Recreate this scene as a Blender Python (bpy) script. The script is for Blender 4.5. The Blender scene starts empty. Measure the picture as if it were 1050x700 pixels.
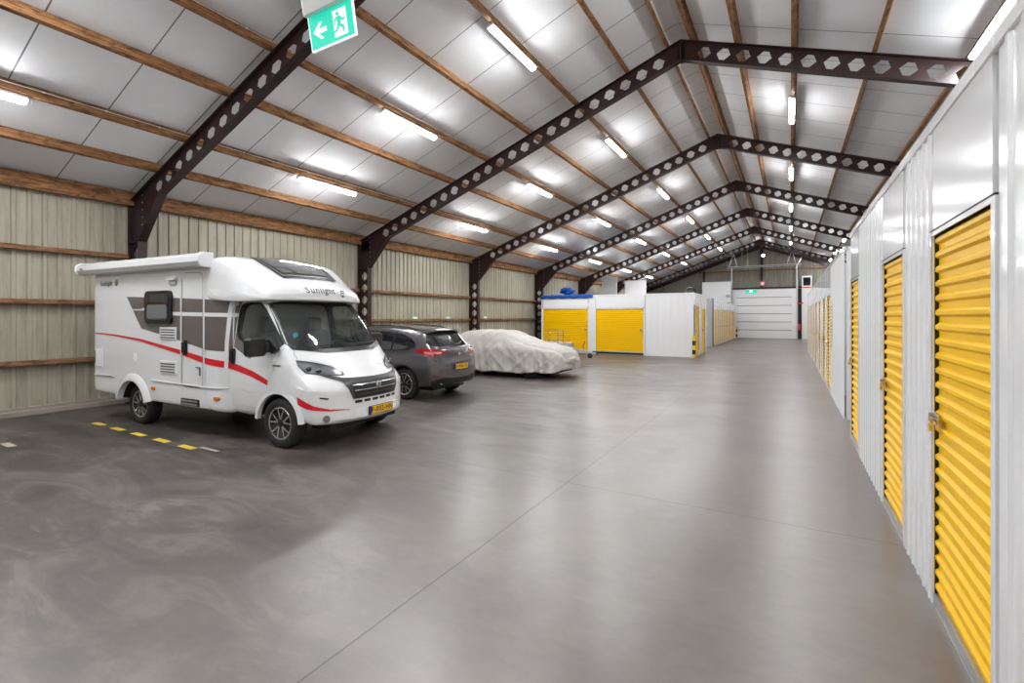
import bpy, bmesh, math, random
from mathutils import Vector, Matrix
from mathutils.bvhtree import BVHTree
random.seed(7)
SC = bpy.context.scene
COL = SC.collection
pi = math.pi

# ------------------------------------------------------------------ materials
def nmat(name, base=(0.8, 0.8, 0.8), rough=0.5, metal=0.0, spec=0.5, coat=0.0, emit=None, estr=0.0, alpha=1.0, trans=0.0):
    m = bpy.data.materials.new(name); m.use_nodes = True
    b = m.node_tree.nodes['Principled BSDF']
    b.inputs['Base Color'].default_value = (*base, 1)
    b.inputs['Roughness'].default_value = rough
    b.inputs['Metallic'].default_value = metal
    b.inputs['Specular IOR Level'].default_value = spec
    b.inputs['Coat Weight'].default_value = coat
    b.inputs['Coat Roughness'].default_value = 0.05
    if trans: b.inputs['Transmission Weight'].default_value = trans
    if emit:
        b.inputs['Emission Color'].default_value = (*emit, 1)
        b.inputs['Emission Strength'].default_value = estr
    if alpha < 1: b.inputs['Alpha'].default_value = alpha
    return m

def N(m, t, **kw):
    n = m.node_tree.nodes.new(t)
    for k, v in kw.items():
        if k in n.inputs: n.inputs[k].default_value = v
        else: setattr(n, k, v)
    return n
def L(m, a, b): m.node_tree.links.new(a, b)
def ramp(m, fac, stops):
    r = N(m, 'ShaderNodeValToRGB'); e = r.color_ramp.elements
    while len(e) < len(stops): e.new(0.5)
    for i, (p, c) in enumerate(stops):
        e[i].position = p; e[i].color = (*c, 1)
    L(m, fac, r.inputs['Fac']); return r.outputs['Color']
def coords(m, scale=(1, 1, 1), kind='Object', rot=(0, 0, 0)):
    tc = N(m, 'ShaderNodeTexCoord'); mp = N(m, 'ShaderNodeMapping')
    mp.inputs['Scale'].default_value = scale; mp.inputs['Rotation'].default_value = rot
    L(m, tc.outputs[kind], mp.inputs['Vector']); return mp.outputs['Vector']
def bump(m, h, strength=0.2, dist=0.01):
    b = N(m, 'ShaderNodeBump'); b.inputs['Strength'].default_value = strength; b.inputs['Distance'].default_value = dist
    L(m, h, b.inputs['Height']); L(m, b.outputs['Normal'], m.node_tree.nodes['Principled BSDF'].inputs['Normal'])
def noise(m, vec, scale, detail=4, rough=0.6, dist=0.0):
    n = N(m, 'ShaderNodeTexNoise'); n.inputs['Scale'].default_value = scale; n.inputs['Detail'].default_value = detail
    n.inputs['Roughness'].default_value = rough; n.inputs['Distortion'].default_value = dist
    L(m, vec, n.inputs['Vector']); return n.outputs['Fac']
def mix(m, a, b, fac, mode='MIX'):
    x = N(m, 'ShaderNodeMix', data_type='RGBA', blend_type=mode)
    for v, i in ((fac, 0), (a, 6), (b, 7)):
        if hasattr(v, 'links'): L(m, v, x.inputs[i])
        elif i == 0: x.inputs[0].default_value = v
        else: x.inputs[i].default_value = (*v, 1)
    return x.outputs[2]
def mth(m, op, a, b=0.0, c=None):
    x = N(m, 'ShaderNodeMath', operation=op)
    for i, v in enumerate((a, b) if c is None else (a, b, c)):
        if hasattr(v, 'links'): L(m, v, x.inputs[i])
        else: x.inputs[i].default_value = v
    return x.outputs[0]
def bsdf(m): return m.node_tree.nodes['Principled BSDF']

def floor_mat():
    m = nmat('polished_concrete', rough=0.3, spec=0.85)
    v = coords(m); b = bsdf(m)
    sep = N(m, 'ShaderNodeSeparateXYZ'); L(m, v, sep.inputs[0])
    x, y = sep.outputs[0], sep.outputs[1]
    n1 = noise(m, v, 0.30, 5, 0.55, 0.5)
    c = ramp(m, n1, [(0.30, (0.150, 0.127, 0.116)), (0.55, (0.198, 0.170, 0.157)), (0.75, (0.25, 0.218, 0.203))])
    # soft cloudy power-float marks
    n2 = noise(m, coords(m, (1.0, 1.8, 1), rot=(0, 0, 0.5)), 0.9, 6, 0.6, 0.7)
    c = mix(m, c, ramp(m, n2, [(0.25, (0.62, 0.62, 0.62)), (0.70, (1, 1, 1))]), 0.55, 'MULTIPLY')
    # fine mottling
    n5 = noise(m, coords(m, (1.0, 2.0, 1), rot=(0, 0, -0.3)), 5.0, 6, 0.7, 0.5)
    c = mix(m, c, ramp(m, n5, [(0.30, (0.70, 0.69, 0.68)), (0.65, (1, 1, 1))]), 0.45, 'MULTIPLY')
    # tyre scuffs and grime in the parking bays on the left
    nb = noise(m, v, 0.45, 5, 0.6, 0.8)
    bay = mth(m, 'ADD', mth(m, 'MULTIPLY', x, -0.16), mth(m, 'MULTIPLY', nb, 1.3))
    bayf = N(m, 'ShaderNodeMapRange', clamp=True); L(m, bay, bayf.inputs[0])
    bayf.inputs[1].default_value = 0.85; bayf.inputs[2].default_value = 1.6
    n3 = noise(m, coords(m, (0.8, 2.2, 1), rot=(0, 0, -0.5)), 0.9, 9, 0.7, 1.1)
    gr = ramp(m, n3, [(0.34, (0.16, 0.155, 0.15)), (0.50, (0.42, 0.41, 0.40)), (0.64, (0.95, 0.93, 0.90))])
    c = mix(m, c, mix(m, c, gr, 1.0, 'MULTIPLY'), mth(m, 'MULTIPLY', bayf.outputs[0], 0.92))
    # pale thin scratches in the bays
    n6 = noise(m, coords(m, (0.5, 5.5, 1), rot=(0, 0, -0.5)), 1.6, 6, 0.75, 0.6)
    s6 = N(m, 'ShaderNodeMapRange', clamp=True); L(m, n6, s6.inputs[0]); s6.inputs[1].default_value = 0.60; s6.inputs[2].default_value = 0.72
    sc = mth(m, 'MULTIPLY', mth(m, 'MULTIPLY', s6.outputs[0], mth(m, 'POWER', bayf.outputs[0], 2.0)), 0.4)
    c = mix(m, c, (0.36, 0.34, 0.31), sc)
    def line(co, pos, w):
        return mth(m, 'LESS_THAN', mth(m, 'ABSOLUTE', mth(m, 'SUBTRACT', co, pos)), w)
    wx = mth(m, 'ADD', x, mth(m, 'MULTIPLY', mth(m, 'SUBTRACT', noise(m, v, 2.5, 2), 0.5), 0.02))
    j = line(wx, -2.21, 0.0065)
    wob = mth(m, 'MULTIPLY', mth(m, 'SUBTRACT', noise(m, v, 1.5, 3), 0.5), 0.05)
    yy = mth(m, 'ADD', y, wob)
    for k in range(-1, 7):
        j = mth(m, 'MAXIMUM', j, line(yy, 5.06 + 6.542 * k, 0.006))
    c = mix(m, c, (0.02, 0.018, 0.018), mth(m, 'MULTIPLY', j, 0.75))
    L(m, c, b.inputs['Base Color'])
    r = N(m, 'ShaderNodeMapRange'); L(m, n2, r.inputs[0]); r.inputs[1].default_value = 0.3; r.inputs[2].default_value = 0.7
    r.inputs[3].default_value = 0.285; r.inputs[4].default_value = 0.36
    r2 = mth(m, 'ADD', r.outputs[0], mth(m, 'MULTIPLY', bayf.outputs[0], 0.12))
    L(m, r2, b.inputs['Roughness'])
    return m

def wood_mat(name, dark, mid, light, sc=1.0):
    m = nmat(name, rough=0.7, spec=0.25); b = bsdf(m)
    n = noise(m, coords(m, (7, 0.9, 7)), 3.0 * sc, 6, 0.65, 0.8)
    n2 = noise(m, coords(m, (3, 1.4, 3)), 2.1, 5, 0.7, 1.5)
    c = ramp(m, n, [(0.32, dark), (0.50, mid), (0.70, light)])
    c = mix(m, c, ramp(m, n2, [(0.36, (0.28, 0.24, 0.22)), (0.50, (1, 1, 1))]), 0.75, 'MULTIPLY')
    L(m, c, b.inputs['Base Color']); bump(m, n, 0.3, 0.01)
    return m

def ceiling_mat():
    m = nmat('insulated_roof_panel', rough=0.42, spec=0.4); b = bsdf(m)
    v = coords(m); sep = N(m, 'ShaderNodeSeparateXYZ'); L(m, v, sep.inputs[0])
    n = noise(m, coords(m, (0.35, 1, 1)), 0.8, 4, 0.6, 0.4)
    c = ramp(m, n, [(0.3, (0.70, 0.705, 0.72)), (0.7, (0.78, 0.785, 0.80))])
    fy = mth(m, 'ABSOLUTE', mth(m, 'SUBTRACT', mth(m, 'FRACT', mth(m, 'DIVIDE', mth(m, 'ADD', sep.outputs[1], 22.35), 1.24)), 0.5))
    ln = mth(m, 'GREATER_THAN', fy, 0.492)
    c = mix(m, c, (0.08, 0.08, 0.085), mth(m, 'MULTIPLY', ln, 0.9))
    L(m, c, b.inputs['Base Color'])
    bump(m, noise(m, coords(m, (0.3, 1.2, 1)), 0.7, 2), 0.25, 0.1)
    return m

def clad_mat(name, a, b2, dirt=0.5):
    m = nmat(name, rough=0.5, spec=0.35); b = bsdf(m)
    v = coords(m)
    n = noise(m, coords(m, (1, 1, 0.25)), 1.8, 5, 0.65)
    c = ramp(m, n, [(0.3, a), (0.7, b2)])
    n2 = noise(m, coords(m, (6, 6, 0.5)), 2.0, 5, 0.7)
    c = mix(m, c, ramp(m, n2, [(0.3, (0.62, 0.60, 0.56)), (0.55, (1, 1, 1))]), dirt, 'MULTIPLY')
    L(m, c, b.inputs['Base Color']); return m

def cover_mat():
    m = nmat('car_cover_fabric', rough=0.55, spec=0.4); b = bsdf(m)
    v = coords(m)
    n = noise(m, v, 2.5, 6, 0.6, 0.8)
    L(m, ramp(m, n, [(0.3, (0.42, 0.395, 0.36)), (0.7, (0.53, 0.505, 0.47))]), b.inputs['Base Color'])
    n2 = noise(m, coords(m, (1.5, 1.5, 4)), 2.6, 5, 0.6, 1.2)
    bump(m, n2, 0.3, 0.03)
    return m

def paint_mat(name, col, rough=0.25, coat=0.6, metal=0.0, flake=0.0):
    m = nmat(name, col, rough, metal, 0.5, coat)
    return m

M_floor = floor_mat()
M_wood = wood_mat('rough_sawn_timber', (0.08, 0.035, 0.014), (0.25, 0.118, 0.048), (0.40, 0.212, 0.098))
M_wood2 = wood_mat('dark_rail_timber', (0.10, 0.045, 0.022), (0.25, 0.122, 0.062), (0.37, 0.205, 0.115))
M_ceil = ceiling_mat()
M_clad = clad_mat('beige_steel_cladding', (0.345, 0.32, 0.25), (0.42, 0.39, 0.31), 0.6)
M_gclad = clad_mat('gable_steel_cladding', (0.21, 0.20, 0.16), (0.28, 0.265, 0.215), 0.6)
M_conc = nmat('concrete_kerb', (0.30, 0.26, 0.22), 0.85)
M_steel = clad_mat('maroon_painted_steel', (0.020, 0.0088, 0.0085), (0.034, 0.016, 0.0155), 0.3)
bsdf(M_steel).inputs['Roughness'].default_value = 0.38
M_bolt = nmat('zinc_bolt', (0.55, 0.55, 0.55), 0.35, 0.9)
M_white = nmat('white_sheet_metal', (0.84, 0.845, 0.855), 0.16, 0.0, 0.5, 0.35)
M_whiteb = nmat('white_panel', (0.84, 0.84, 0.85), 0.4)
M_yellow = nmat('yellow_roller_curtain', (0.95, 0.56, 0.0), 0.42, 0.0, 0.2, 0.0)
M_dark = nmat('dark_gap', (0.015, 0.014, 0.013), 0.7)
M_black = nmat('black_plastic', (0.012, 0.012, 0.013), 0.35)
M_rubber = nmat('tyre_rubber', (0.022, 0.021, 0.020), 0.62, 0, 0.4)
M_chrome = nmat('bright_metal', (0.75, 0.75, 0.76), 0.2, 1.0)
M_galv = nmat('galvanised_steel', (0.58, 0.59, 0.60), 0.42, 0.85)
M_brass = nmat('brass', (0.72, 0.52, 0.22), 0.28, 1.0)
M_tube = nmat('lit_diffuser', (1, 1, 1), 0.4, emit=(0.96, 0.98, 1.0), estr=44.0)
M_house = nmat('light_housing', (0.8, 0.8, 0.8), 0.4)
M_van = paint_mat('white_van_paint', (0.80, 0.805, 0.815), 0.22, 0.6)
M_grey = nmat('taupe_graphic', (0.135, 0.115, 0.105), 0.3, 0, 0.5, 0.4)
M_red = nmat('red_graphic', (0.70, 0.012, 0.02), 0.3, 0, 0.5, 0.4)
M_glass = nmat('dark_window_glass', (0.012, 0.014, 0.015), 0.04, 0, 0.7, 0.3)
M_tint = nmat('clear_windscreen_glass', (0.02, 0.03, 0.03), 0.03, 0, 0.6, 0.0, alpha=0.55)
M_suv = paint_mat('grey_metallic_paint', (0.105, 0.098, 0.106), 0.28, 0.9, 0.5)
M_tail = nmat('red_lamp_lens', (0.30, 0.008, 0.012), 0.12, 0, 0.6, 0.6)
M_orange = nmat('amber_lens', (0.75, 0.22, 0.03), 0.2)
M_plate = nmat('yellow_number_plate', (0.90, 0.50, 0.01), 0.4)
M_blue = nmat('blue_plate_band', (0.01, 0.03, 0.25), 0.4)
M_ink = nmat('black_lettering', (0.01, 0.01, 0.01), 0.5)
M_txt = nmat('dark_grey_lettering', (0.06, 0.06, 0.065), 0.35)
M_cover = cover_mat()
M_tarp = nmat('blue_tarpaulin', (0.004, 0.075, 0.36), 0.45)
M_dash = nmat('yellow_road_paint', (0.80, 0.58, 0.06), 0.5)
M_paledash = nmat('worn_cream_paint', (0.48, 0.42, 0.34), 0.6)
M_exitg = nmat('lit_green_sign', (0.0, 0.30, 0.20), 0.4, emit=(0.0, 0.62, 0.42), estr=0.26)
M_exitw = nmat('lit_white_pictogram', (0.9, 0.9, 0.9), 0.4, emit=(0.85, 1.0, 0.95), estr=0.22)
M_seat = nmat('light_seat_fabric', (0.42, 0.41, 0.38), 0.8)
M_dash2 = nmat('dashboard_plastic', (0.05, 0.05, 0.055), 0.6)
M_gdoor = nmat('grey_door_sheet', (0.42, 0.43, 0.45), 0.35)
M_redp = nmat('red_plastic', (0.62, 0.03, 0.03), 0.4)
M_green = nmat('green_label', (0.25, 0.62, 0.30), 0.5)
M_cable = nmat('grey_cable', (0.55, 0.54, 0.52), 0.5)
M_lamp = nmat('headlamp_reflector', (0.30, 0.31, 0.33), 0.22, 0.7)
M_copper = nmat('brown_pipe', (0.30, 0.16, 0.10), 0.5)

# ------------------------------------------------------------------ mesh builder
class MB:
    def __init__(s): s.v = []; s.f = []
    def add(s, vs, fs, mat=None):
        o = len(s.v)
        s.v += [tuple(mat @ Vector(p)) if mat else tuple(p) for p in vs]
        s.f += [tuple(i + o for i in f) for f in fs]; return s
    def box(s, x0, x1, y0, y1, z0, z1, mat=None):
        return s.add([(x0,y0,z0),(x1,y0,z0),(x1,y1,z0),(x0,y1,z0),(x0,y0,z1),(x1,y0,z1),(x1,y1,z1),(x0,y1,z1)],
              [(0,3,2,1),(4,5,6,7),(0,1,5,4),(1,2,6,5),(2,3,7,6),(3,0,4,7)], mat)
    def bar(s, a, b, w, h, up=(0,0,1)):
        a = Vector(a); b = Vector(b); d = (b-a).normalized(); up = Vector(up)
        r = d.cross(up)
        if r.length < 1e-4: r = d.cross(Vector((1,0,0)))
        r.normalize(); u = r.cross(d)
        vs = []
        for p in (a, b):
            for i, j in ((-1,-1),(1,-1),(1,1),(-1,1)): vs.append(p + r*(i*w/2) + u*(j*h/2))
        return s.add(vs, [(0,1,2,3),(7,6,5,4),(0,4,5,1),(1,5,6,2),(2,6,7,3),(3,7,4,0)])
    def tube(s, pts, r, n=8):
        pts = [Vector(p) for p in pts]; rings = []
        for i, p in enumerate(pts):
            d = (pts[min(i+1, len(pts)-1)] - pts[max(i-1, 0)]).normalized()
            a = d.cross(Vector((0,0,1)))
            if a.length < 1e-3: a = d.cross(Vector((1,0,0)))
            a.normalize(); b = a.cross(d)
            rings.append([p + a*(r*math.cos(2*pi*k/n)) + b*(r*math.sin(2*pi*k/n)) for k in range(n)])
        vs = [q for rg in rings for q in rg]; fs = []
        for i in range(len(pts)-1):
            for k in range(n): fs.append((i*n+k, i*n+(k+1)%n, (i+1)*n+(k+1)%n, (i+1)*n+k))
        fs.append(tuple(reversed(range(n)))); fs.append(tuple(range((len(pts)-1)*n, len(pts)*n)))
        return s.add(vs, fs)
    def lathe(s, prof, n=40, mat=None, axis='y'):
        # prof: list of (r, t), closed loop if first==last; revolved about axis
        vs = []; fs = []; m = len(prof)
        for k in range(n):
            c, q = math.cos(2*pi*k/n), math.sin(2*pi*k/n)
            for r, t in prof: vs.append((r*c, t, r*q) if axis == 'y' else (r*c, r*q, t))
        for k in range(n):
            for i in range(m-1):
                a = k*m+i; b = ((k+1)%n)*m+i; fs.append((a, a+1, b+1, b))
        return s.add(vs, fs, mat)
    def prism(s, poly, d0, d1, plane='xz', mat=None):
        n = len(poly)
        def P(u, v, d): return {'xz': (u, d, v), 'yz': (d, u, v), 'xy': (u, v, d)}[plane]
        vs = [P(u, v, d0) for u, v in poly] + [P(u, v, d1) for u, v in poly]
        fs = [tuple(range(n)), tuple(reversed(range(n, 2*n)))] + [(i, i+n, (i+1)%n+n, (i+1)%n) for i in range(n)]
        return s.add(vs, fs, mat)
    def sphere(s, c, r, n=12, sc=(1,1,1)):
        vs = []; fs = []
        for i in range(n//2+1):
            t = pi*i/(n//2)
            for k in range(n):
                p = 2*pi*k/n; vs.append((c[0]+r*sc[0]*math.sin(t)*math.cos(p), c[1]+r*sc[1]*math.sin(t)*math.sin(p), c[2]+r*sc[2]*math.cos(t)))
        for i in range(n//2):
            for k in range(n): fs.append((i*n+k, (i+1)*n+k, (i+1)*n+(k+1)%n, i*n+(k+1)%n))
        return s.add(vs, fs)
    def build(s, name, mat, parent=None, smooth=False, bevel=0.0, world=False, angle=0.6, clean=False):
        me = bpy.data.meshes.new(name)
        vs = s.v
        if world and parent is not None:
            l = parent_world(parent); vs = [(a-l.x, b-l.y, c-l.z) for a, b, c in vs]
        me.from_pydata(vs, [], s.f)
        bm = bmesh.new(); bm.from_mesh(me)
        bmesh.ops.remove_doubles(bm, verts=bm.verts, dist=1e-5)
        bmesh.ops.recalc_face_normals(bm, faces=bm.faces)
        bm.to_mesh(me); bm.free()
        if mat: me.materials.append(mat)
        o = bpy.data.objects.new(name, me); COL.objects.link(o)
        if parent is not None: o.parent = parent
        if smooth:
            me.polygons.foreach_set('use_smooth', [True]*len(me.polygons))
            try: me.set_sharp_from_angle(angle=angle)
            except Exception: pass
        if bevel > 0:
            md = o.modifiers.new('bevel', 'BEVEL'); md.width = bevel; md.segments = 2; md.limit_method = 'ANGLE'; md.angle_limit = 0.7
        return o
def parent_world(p):
    l = Vector(p.location); q = p.parent
    while q: l += Vector(q.location); q = q.parent
    return l

def thing(name, label, cat, loc=(0,0,0), rz=0.0, group=None, rot=None):
    o = bpy.data.objects.new(name, None); COL.objects.link(o)
    o.empty_display_size = 0.2
    o.location = loc; o.rotation_euler = rot if rot else (0, 0, rz); tag(o, label, cat, group); return o
def tag(o, label, cat, group=None):
    o['label'] = label; o['category'] = cat
    if group: o['group'] = group
    return o
def struct(o): o['kind'] = 'structure'; return o
def dup(root, loc, label, group=None, rz=None):
    r = root.copy(); COL.objects.link(r); r.location = loc; r['label'] = label
    if rz is not None: r.rotation_euler = (0, 0, rz)
    if group: r['group'] = group
    for ch in list(root.children):
        c = ch.copy(); COL.objects.link(c); c.parent = r
        for g in list(ch.children):
            d = g.copy(); COL.objects.link(d); d.parent = c
    return r

ORD = ['first','second','third','fourth','fifth','sixth','seventh','eighth','ninth','tenth','eleventh','twelfth']
XL, ZE, XR, ZR, Y1, BAY, HC = -12.715, 4.4496, -2.182, 8.272, 4.979, 6.542, 1.9
SL = (ZR-ZE)/(XR-XL); XR2 = 2*XR-XL            # right wall of the hall
YB, YF = 47.8, -8.4                            # far gable, wall behind the camera
def ztop(x): return ZR-SL*abs(x-XR)

# ------------------------------------------------------------------ room shell
def corrugated(a, b, n0, z0, zf, pitch=0.222, depth=0.035, rib=0.06, base_only=False):
    # trapezoid profile sheet running from a to b (2D), ribs towards normal n0; zf(x,y) = top
    A = Vector((a[0], a[1])); B = Vector((b[0], b[1])); Ln = (B-A).length; d = (B-A)/Ln; n = Vector(n0)
    pts = []; t = 0.0
    while t < Ln - 1e-6:
        for dt, h in ((0, 0), (pitch-rib-0.03, 0), (pitch-rib-0.012, depth), (pitch-0.018, depth)):
            if t+dt <= Ln: pts.append((t+dt, h))
        t += pitch
    pts.append((Ln, 0))
    m = MB(); vs = []; fs = []
    for t, h in pts:
        p = A+d*t+n*h; vs += [(p.x, p.y, z0), (p.x, p.y, zf(p.x, p.y))]
    for i in range(len(pts)-1): fs.append((2*i, 2*i+2, 2*i+3, 2*i+1))
    m.add(vs, fs); return m

m = MB().box(XL-0.3, XR2+0.3, YF-0.3, YB+0.3, -0.2, 0.0)
fl = struct(m.build('floor', M_floor))
fl2 = None
# roof slopes
TH = 0.21
for sgn in (1,):
    m = MB()
    z0 = ztop(XL)+TH; z1 = ZR+TH
    for (xa, za, xb, zb) in ((XL-0.4, ztop(XL-0.4)+TH, XR, z1), (XR, z1, XR2+0.4, ztop(XR2+0.4)+TH)):
        vs = [(xa, YF-0.3, za), (xb, YF-0.3, zb), (xb, YB+0.3, zb), (xa, YB+0.3, za),
              (xa, YF-0.3, za+0.12), (xb, YF-0.3, zb+0.12), (xb, YB+0.3, zb+0.12), (xa, YB+0.3, za+0.12)]
        m.add(vs, [(0,3,2,1),(4,5,6,7),(0,1,5,4),(1,2,6,5),(2,3,7,6),(3,0,4,7)])
    struct(m.build('ceiling', M_ceil))
zr = lambda x, y: ztop(x)+TH
struct(corrugated((XL-0.07, YF), (XL-0.07, YB), (1, 0), 0.14, zr).build('wall_left', M_clad))
struct(corrugated((XR2, YF), (XR2, YB), (-1, 0), 0.0, zr, pitch=0.5).build('wall_right', M_clad))
def gab(xa, xb, y, n, name, mt):
    m = corrugated((xa, y), (XR, y), (0, n), 0, zr); m2 = corrugated((XR, y), (xb, y), (0, n), 0, zr)
    m.add(m2.v, m2.f); return struct(m.build(name, mt))
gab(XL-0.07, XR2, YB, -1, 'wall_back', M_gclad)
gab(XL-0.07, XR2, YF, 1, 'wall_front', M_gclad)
m = MB().box(XL-0.30, XL+0.10, YF, YB, 0.0, 0.10); m.box(XL-0.25, XL-0.02, YF, YB, 0.08, 0.16)
struct(m.build('baseboard_left', M_conc, bevel=0.01))
# ridge closing strip
struct(MB().prism([(XR-0.12, ZR+TH-0.048), (XR, ZR+TH+0.003), (XR+0.12, ZR+TH-0.048), (XR, ZR+TH-0.012)], YF, YB, 'xz').build('trim_1', M_ceil))

# ------------------------------------------------------------------ portal frames
def cast_web(P0, U, V, Ln, D, c0, pitch, nh, thick=0.012, a=0.150, b=0.055, hh=0.122, side=(0,1,0)):
    """castellated web: P0 corner, U along, V across (unit), hex holes centred from c0"""
    P0 = Vector(P0); U = Vector(U); V = Vector(V); S = Vector(side)
    m = MB(); mid = D/2
    def pt(s, t, k): return P0 + U*s + V*t + S*(k*thick/2)
    def face(poly):
        for k in (-1, 1):
            vs = [pt(s, t, k) for s, t in poly]; m.add(vs, [tuple(range(len(vs)))])
    cuts = [0.0] + [c0+pitch*(i-0.5) for i in range(nh+1)] + [Ln]
    face([(0,0),(cuts[1],0),(cuts[1],D),(0,D)])
    face([(cuts[-2],0),(Ln,0),(Ln,D),(cuts[-2],D)])
    for i in range(nh):
        c = c0+pitch*i; s0 = c-pitch/2; s1 = c+pitch/2
        face([(s0,0),(s1,0),(s1,mid),(c+a,mid),(c+b,mid-hh),(c-b,mid-hh),(c-a,mid),(s0,mid)])
        face([(s0,D),(s0,mid),(c-a,mid),(c-b,mid+hh),(c+b,mid+hh),(c+a,mid),(s1,mid),(s1,D)])
        hx = [(c+a,mid),(c+b,mid+hh),(c-b,mid+hh),(c-a,mid),(c-b,mid-hh),(c+b,mid-hh)]
        vs = [pt(s,t,k) for s,t in hx for k in (-1,1)]
        m.add(vs, [(2*i2, 2*((i2+1)%6), 2*((i2+1)%6)+1, 2*i2+1) for i2 in range(6)])
    return m
CA = math.atan(SL); ca, sa = math.cos(CA), math.sin(CA)
DR = 0.43; FW = 0.17
def frame_parts(root):
    for sg, nm in ((1, 'left'), (-1, 'right')):
        X0 = -(XR-XL)*sg                     # local: origin under the ridge
        U = Vector((sg*ca, 0, sa)); V = Vector((sg*sa, 0, -ca)); Ln = (XR-XL)/ca
        P0 = Vector((X0, 0, ZE))
        m = cast_web(P0, U, V, Ln-0.02, DR, (12.715-11.57)/ca, 0.4005/ca, 23 if sg > 0 else 23)
        m.build('rafter_web', M_steel, root)
        f = MB()
        f.bar(P0+V*0.009, P0+U*Ln+V*0.009, FW, 0.018, up=(0,0,1))
        f.bar(P0+V*DR+U*1.25, P0+U*(Ln-DR*SL)+V*DR, FW, 0.018, up=(0,0,1))
        f.build('rafter_flange', M_steel, root)
        c = cast_web((X0, 0, 0.02), (0,0,1), (sg,0,0), ZE-0.02, 0.46, 0.45, 0.40, 8)
        c.box(X0-0.0*sg-0.011, X0+0.011, -FW/2, FW/2, 0, ZE-0.03); c.box(X0+0.46*sg-0.011, X0+0.46*sg+0.011, -FW/2, FW/2, 0, 3.62)
        c.box(min(X0-0.06*sg, X0+0.56*sg), max(X0-0.06*sg, X0+0.56*sg), -0.16, 0.16, 0, 0.025)
        c.build('column', M_steel, root)
        h = MB(); xi = X0+sg*0.46; xo = X0+sg*1.36
        zo = ZE+1.36*SL-DR/ca; poly = [(xi, 3.55), (xo, zo+0.01), (xi, ZE+0.46*SL-DR/ca+0.02)]
        h.prism(poly, -0.007, 0.007, 'xz')
        h.bar((xi, 0, 3.54), (xo, 0, zo), FW, 0.018)
        h.box(xi-0.46*(sg > 0), xi+0.46*(sg < 0), -FW/2, FW/2, 3.53, 3.55)
        h.build('haunch', M_steel, root)
        b = MB()
        for k in range(6):
            MB().add(*cyl((X0+sg*0.50, -0.012, 3.75+0.16*k), 0.016, 0.02)).build('bolt', M_bolt, root)
    p = MB().box(-0.016, 0.016, -FW/2, FW/2, ZR-0.50, ZR-0.02)
    p.prism([(-0.30, ZR-0.30*SL-DR/ca), (0, ZR-0.52), (0.30, ZR-0.30*SL-DR/ca), (0, ZR-DR/ca)], -0.007, 0.007, 'xz')
    p.build('apex_plate', M_steel, root)
def cyl(c, r, l, n=8, axis='y'):
    vs = []; 
    for t in (-l/2, l/2):
        for k in range(n):
            a, b = r*math.cos(2*pi*k/n), r*math.sin(2*pi*k/n)
            vs.append({'y': (c[0]+a, c[1]+t, c[2]+b), 'x': (c[0]+t, c[1]+a, c[2]+b), 'z': (c[0]+a, c[1]+b, c[2]+t)}[axis])
    return vs, [tuple(reversed(range(n))), tuple(range(n, 2*n))] + [(k, (k+1)%n, (k+1)%n+n, k+n) for k in range(n)]
FRL = ['nearest maroon castellated steel portal frame, meeting the exit sign',
       'second maroon castellated portal frame, its column between motorhome and grey car',
       'third maroon castellated steel portal frame, its column behind the covered car',
       'fourth maroon castellated portal frame, its column left of the wide yellow roller door',
       'fifth maroon castellated steel portal frame, column rising behind the blue tarpaulin',
       'sixth maroon castellated steel portal frame, above the white storage block',
       'furthest maroon castellated steel portal frame, just before the gable wall',
       'maroon castellated steel portal frame behind the viewer']
fr0 = None
for i in range(-1, 7):
    lab = FRL[i] if i >= 0 else FRL[7]
    loc = (XR, Y1+BAY*i, 0)
    if fr0 is None:
        fr0 = thing('portal_frame', lab, 'steel frame', loc); frame_parts(fr0)
    else: dup(fr0, loc, lab)

# ------------------------------------------------------------------ purlins
PUR = [(-11.42, 0), (-10.27, 1), (-8.77, 0), (-7.49, 1), (-6.12, 0), (-4.76, 1), (-3.42, 0), (-2.46, 0),
       (-1.95, 0), (-1.02, 0), (0.05, 1), (1.39, 0), (2.76, 1), (4.1, 0), (5.5, 0), (6.9, 0)]
def side_name(i): return 'left' if i < 8 else 'right'
PL = {0:'brown timber roof purlin, lowest on the left slope', 1:'brown timber purlin carrying the lowest left row of tube lights',
      2:'plain brown timber purlin between the two lower left light rows', 3:'brown timber purlin carrying the middle left row of tube lights',
      4:'plain brown timber purlin between the two upper left light rows', 5:'brown timber purlin carrying the upper left row of tube lights',
      6:'plain brown timber purlin next below the ridge pair on the left slope', 7:'left timber of the pair along the ridge',
      8:'right timber of the pair along the ridge', 9:'plain brown timber purlin next below the ridge on the right slope',
      10:'brown timber purlin carrying the row of tube lights right of the ridge', 11:'plain brown timber purlin on the right slope beyond the ridge lights',
      12:'brown timber purlin running just above the right storage units', 13:'timber purlin over the right storage unit roofs',
      14:'timber purlin higher behind the right storage units', 15:'lowest timber purlin on the right slope'}
for i, (x, lit) in enumerate(PUR):
    z = ztop(x)
    o = MB().box(-0.038, 0.038, YF, YB-0.35, 0.004, 0.188).build('purlin', M_wood)
    o.location = (x, 0, z+0.0); o.rotation_euler = (0, (CA if x > XR else -CA), 0)
    tag(o, PL[i], 'timber beam', 'timber roof purlins')
    if lit:
        c = MB().bar((0,YF,0),(0,YB-0.4,0),0.008,0.008)
        y = YF
        while y < YB-0.5:
            c.box(-0.008, 0.010, y, y+0.03, -0.010, 0.012); y += 0.8
        c = c.build('cable_run', M_cable); sgn = 1
        c.location = (x+(0.085 if x < XR else 0.095), 0, z+(0.10 if x < XR else 0.04))
        tag(c, 'thin grey cable clipped along the ' + {1:'lowest left light row',3:'middle left light row',5:'upper left light row',10:'light row right of the ridge',12:'purlin just above the right storage units'}[i], 'cable', 'cables along the light rows')
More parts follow.
